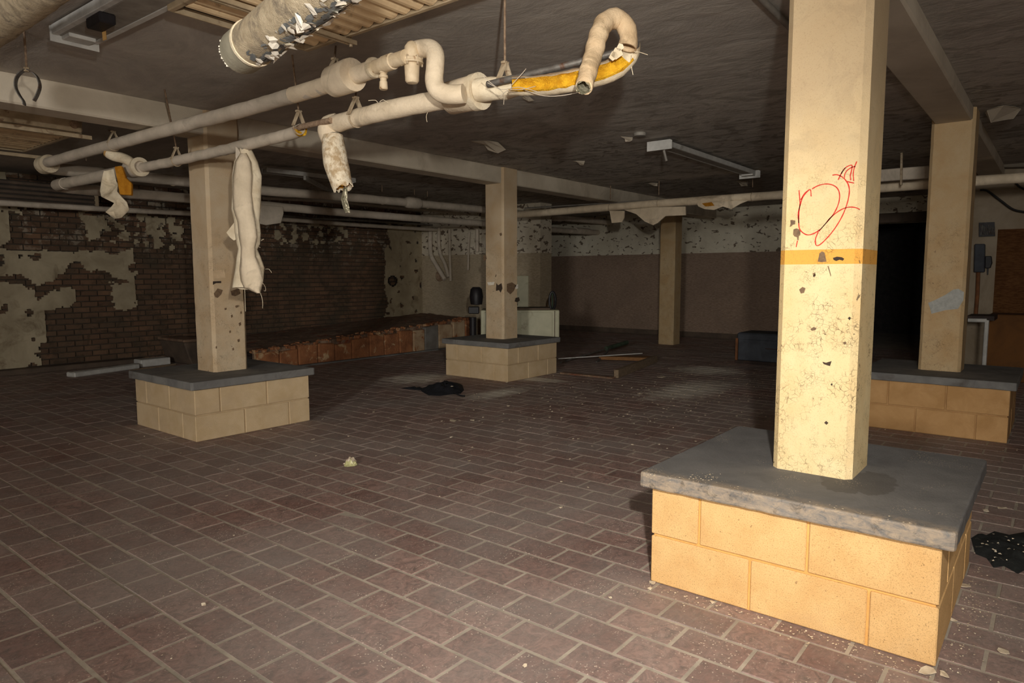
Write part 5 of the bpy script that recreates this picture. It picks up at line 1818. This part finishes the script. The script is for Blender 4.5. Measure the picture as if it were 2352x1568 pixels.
big = [(1498, 1340, .020, 'white chip at the left foot of the near ochre pedestal'),
       (1492, 1353, .014, 'small pinkish chip just below the white one at the near pedestal foot'),
       (1636, 1384, .016, 'thin cream chip along the front foot of the near pedestal'),
       (2213, 1346, .036, 'large curled cream chip beside the right face of the near pedestal'),
       (2190, 1426, .018, 'upright white chip hugging the right foot of the near pedestal'),
       (2130, 1544, .035, 'long curled chip in front of the near pedestal corner'),
       (2168, 1551, .022, 'smaller curled chip next to the near pedestal corner'),
       (2305, 1498, .030, 'lone pale chip on the tiles furthest right'),
       (2264, 1173, .030, 'pale chip on dark tiles behind the sooty rag'),
       (2302, 1168, .030, 'right-hand one of two pale chips behind the sooty rag'),
       (1040, 967, .05, 'broad flat chip on the tiles in front of the black jacket'),
       (1085, 966, .03, 'narrow flat chip right of the broad one before the jacket'),
       (1520, 866, .09, 'broad pale chip beside the end of the broken wooden frame'),
       (1470, 905, .05, 'pale chip on the dusty floor nearer than the wooden frame'),
       (1205, 1531, .012, 'little white chip at the bottom of the view on a red tile'),
       (468, 1390, .011, 'tiny cream chip alone on the dim left tiles')]
for i, (u, v, s_, lab) in enumerate(big):
    p = spot(u, v, 'z', 0.001)
    o = bpy.data.objects.new('paint_chip', chip_mesh('paint_chip', s_, i))
    o.location = (p.x, p.y, 0.0015)
    o.rotation_euler = (0, 0, random.random() * 6)
    COL.objects.link(o)
    tag(o, lab, 'paint chip', 'pale paint chips on the floor')
mb = MB()
rs = random.Random(3)
cnt = 0
while cnt < 3200:
    kind_ = rs.random()
    if kind_ < 0.45:
        x, y = rs.uniform(0.6, 6), rs.uniform(-0.5, 5.5)
        s = rs.uniform(0.0015, 0.0048)
    elif kind_ < 0.75:
        x, y = rs.gauss(6.6, 1.5), rs.gauss(3.3, 1.1)
        s = rs.uniform(0.006, 0.022)
    elif kind_ < 0.88:
        px, py = PED[0]
        e = rs.randrange(2)
        if e == 0:
            x, y = px - abs(rs.gauss(0, 0.05)), py + rs.uniform(0, 1)
        else:
            x, y = px + rs.uniform(0, 1), py - abs(rs.gauss(0, 0.06))
        s = rs.uniform(0.0015, 0.007)
    else:
        px, py = PED[rs.randrange(1, 4)]
        x, y = px + rs.gauss(0.5, 0.6), py + rs.gauss(0.5, 0.6)
        s = rs.uniform(0.003, 0.014)
    q_ = project((x, y, 0))
    if q_ is not None and any(u0 < q_[0] < u1 and v0 < q_[1] < v1 for u0, v0, u1, v1 in ((1280, 780, 1530, 875), (1090, 700, 1300, 850), (1680, 780, 1900, 850), (915, 875, 1075, 915), (790, 1045, 830, 1080))):
        continue
    if any(px - 0.02 < x < px + 1.02 and py - 0.02 < y < py + 1.02 for px, py in PED):
        continue
    a0 = rs.random() * 6.28
    n = 5
    mb.add([(x + s * math.cos(a0 + j * 1.257) * rs.uniform(0.5, 1.1), y + s * 0.7 * math.sin(a0 + j * 1.257) * rs.uniform(0.5, 1.1), 0.002 + rs.uniform(0, s * 0.4)) for j in range(n)], [tuple(range(n))])
    cnt += 1
o = mb.build('paint_crumbs', M['chip'])
tag(o, 'fine scatter of pale paint crumbs over the tile floor', 'debris', None, 'stuff')
# crumbs on the near cap
mb = MB()
for k in range(120):
    if k < 70:
        p = spot(rs.gauss(1612, 26), rs.gauss(1098, 7), 'z', CAPT)
    else:
        x = 2.43 + abs(rs.gauss(0, 0.02))
        p = V((x, rs.uniform(0.22, 1.26), CAPT))
    s = rs.uniform(0.001, 0.004)
    mb.add([(p.x + s * math.cos(j * 1.257), p.y + s * math.sin(j * 1.257), CAPT + 0.0012 + rs.uniform(0, 0.0015)) for j in range(5)], [(0, 1, 2, 3, 4)])
o = mb.build('plaster_crumbs', M['chip'])
tag(o, 'pale plaster crumbs along the front of the near grey cap', 'debris', None, 'stuff')

# ------------------------------------------------------------------ right-hand wall fittings
XW = WRX - 0.03
R6 = 352 / 1150


def rp(x, y, xx=XW):
    return spot(2000 + x * R6, 380 + y * R6, 'x', xx)


t = thing('fuse_box', 'dark fuse box and switch on the wall right of tan column', 'box', rp(820, 690))
MB().prism([rp(785, 590), rp(862, 590), rp(858, 800), rp(780, 800)], (-0.10, 0, 0)).build('body', M['chest'], t, bevel=0.008)
MB().prism([rp(862, 680), rp(908, 680), rp(914, 730), rp(900, 770), rp(860, 770)], (-0.07, 0, 0)).build('switch', M['black'], t, bevel=0.006)
MB().prism([rp(875, 770), rp(886, 770), rp(882, 820), rp(876, 820)], (-0.03, 0, 0)).build('lever', M['black'], t)
t = thing('wire_terminal_board', 'dark terminal board with glinting wires above the fuse box', 'box', rp(870, 480))
MB().prism([rp(815, 430), rp(930, 425), rp(935, 530), rp(815, 535)], (-0.04, 0, 0)).build('board', M['black'], t)
for k in range(9):
    x = 825 + k * 12
    MB().tube([rp(x, 440 + (k * 37) % 30, XW - 0.05), rp(x + 6, 480 + (k * 23) % 30, XW - 0.07), rp(x + 2, 520, XW - 0.05)], 0.006, 5).build('wire', M['steel'], t)
P = [rp(808, 800), rp(802, 960), rp(788, 1135)]
t = thing('rusty_conduit', 'rusty brown conduit dropping below the fuse box', 'conduit', P[1])
MB().tube([p - V((0.02, 0, 0)) for p in P], 0.022, 8).build('conduit', M['copper'], t, smooth=True)
P = [(820, 185), (870, 188), (930, 230), (990, 275), (1050, 320), (1100, 340), (1180, 352)]
t = thing('sagging_cable', 'black cable sagging across the upper wall right of tan column', 'cable', rp(*P[2]))
MB().tube(smoothpath([rp(x, y, XW - 0.05) for x, y in P], 0.05), 0.013, 7).build('cable', M['cable'], t, smooth=True)
P = [(1080, 120), (1115, 160), (1170, 185)]
t = thing('short_cable', 'short black cable end at the upper right wall', 'cable', rp(*P[1]))
MB().tube(smoothpath([rp(x, y, XW - 0.05) for x, y in P], 0.05), 0.012, 7).build('cable', M['cable'], t, smooth=True)
t = thing('steel_table_frame', 'thin white steel table frame behind the right pedestal', 'table', rp(870, 1300))
XT = 9.3
MB().tube([rp(730, 1160, XT), rp(870, 1163, XT)], 0.022, 8).build('rail', M['white_metal'], t)
MB().tube([rp(872, 1160, XT), rp(850, 1500, XT)], 0.022, 8).build('leg', M['white_metal'], t)
MB().bar(rp(740, 1135, XT + 0.3), rp(940, 1140, XT + 0.3), 0.5, 0.05).build('top', M['chest_dark'], t)
t = thing('wall_box_duct', 'pale square duct section high on the right wall', 'duct', rp(1100, -20))
MB().prism([rp(990, -150), rp(1250, -155), rp(1250, 20), rp(985, 25)], (-0.15, 0, 0)).build('duct_body', M['wall_far'], t, bevel=0.01)
t = thing('dark_red_bench', 'dark red-brown bench block behind the right pedestal', 'bench', rp(1050, 1300))
q = rp(1000, 1105)
MB().box((WRX - 0.5, -1.6, 0.0), (WRX - 0.005, q.y + 0.12, q.z)).build('body', M['orange_wall'], t, bevel=0.01)
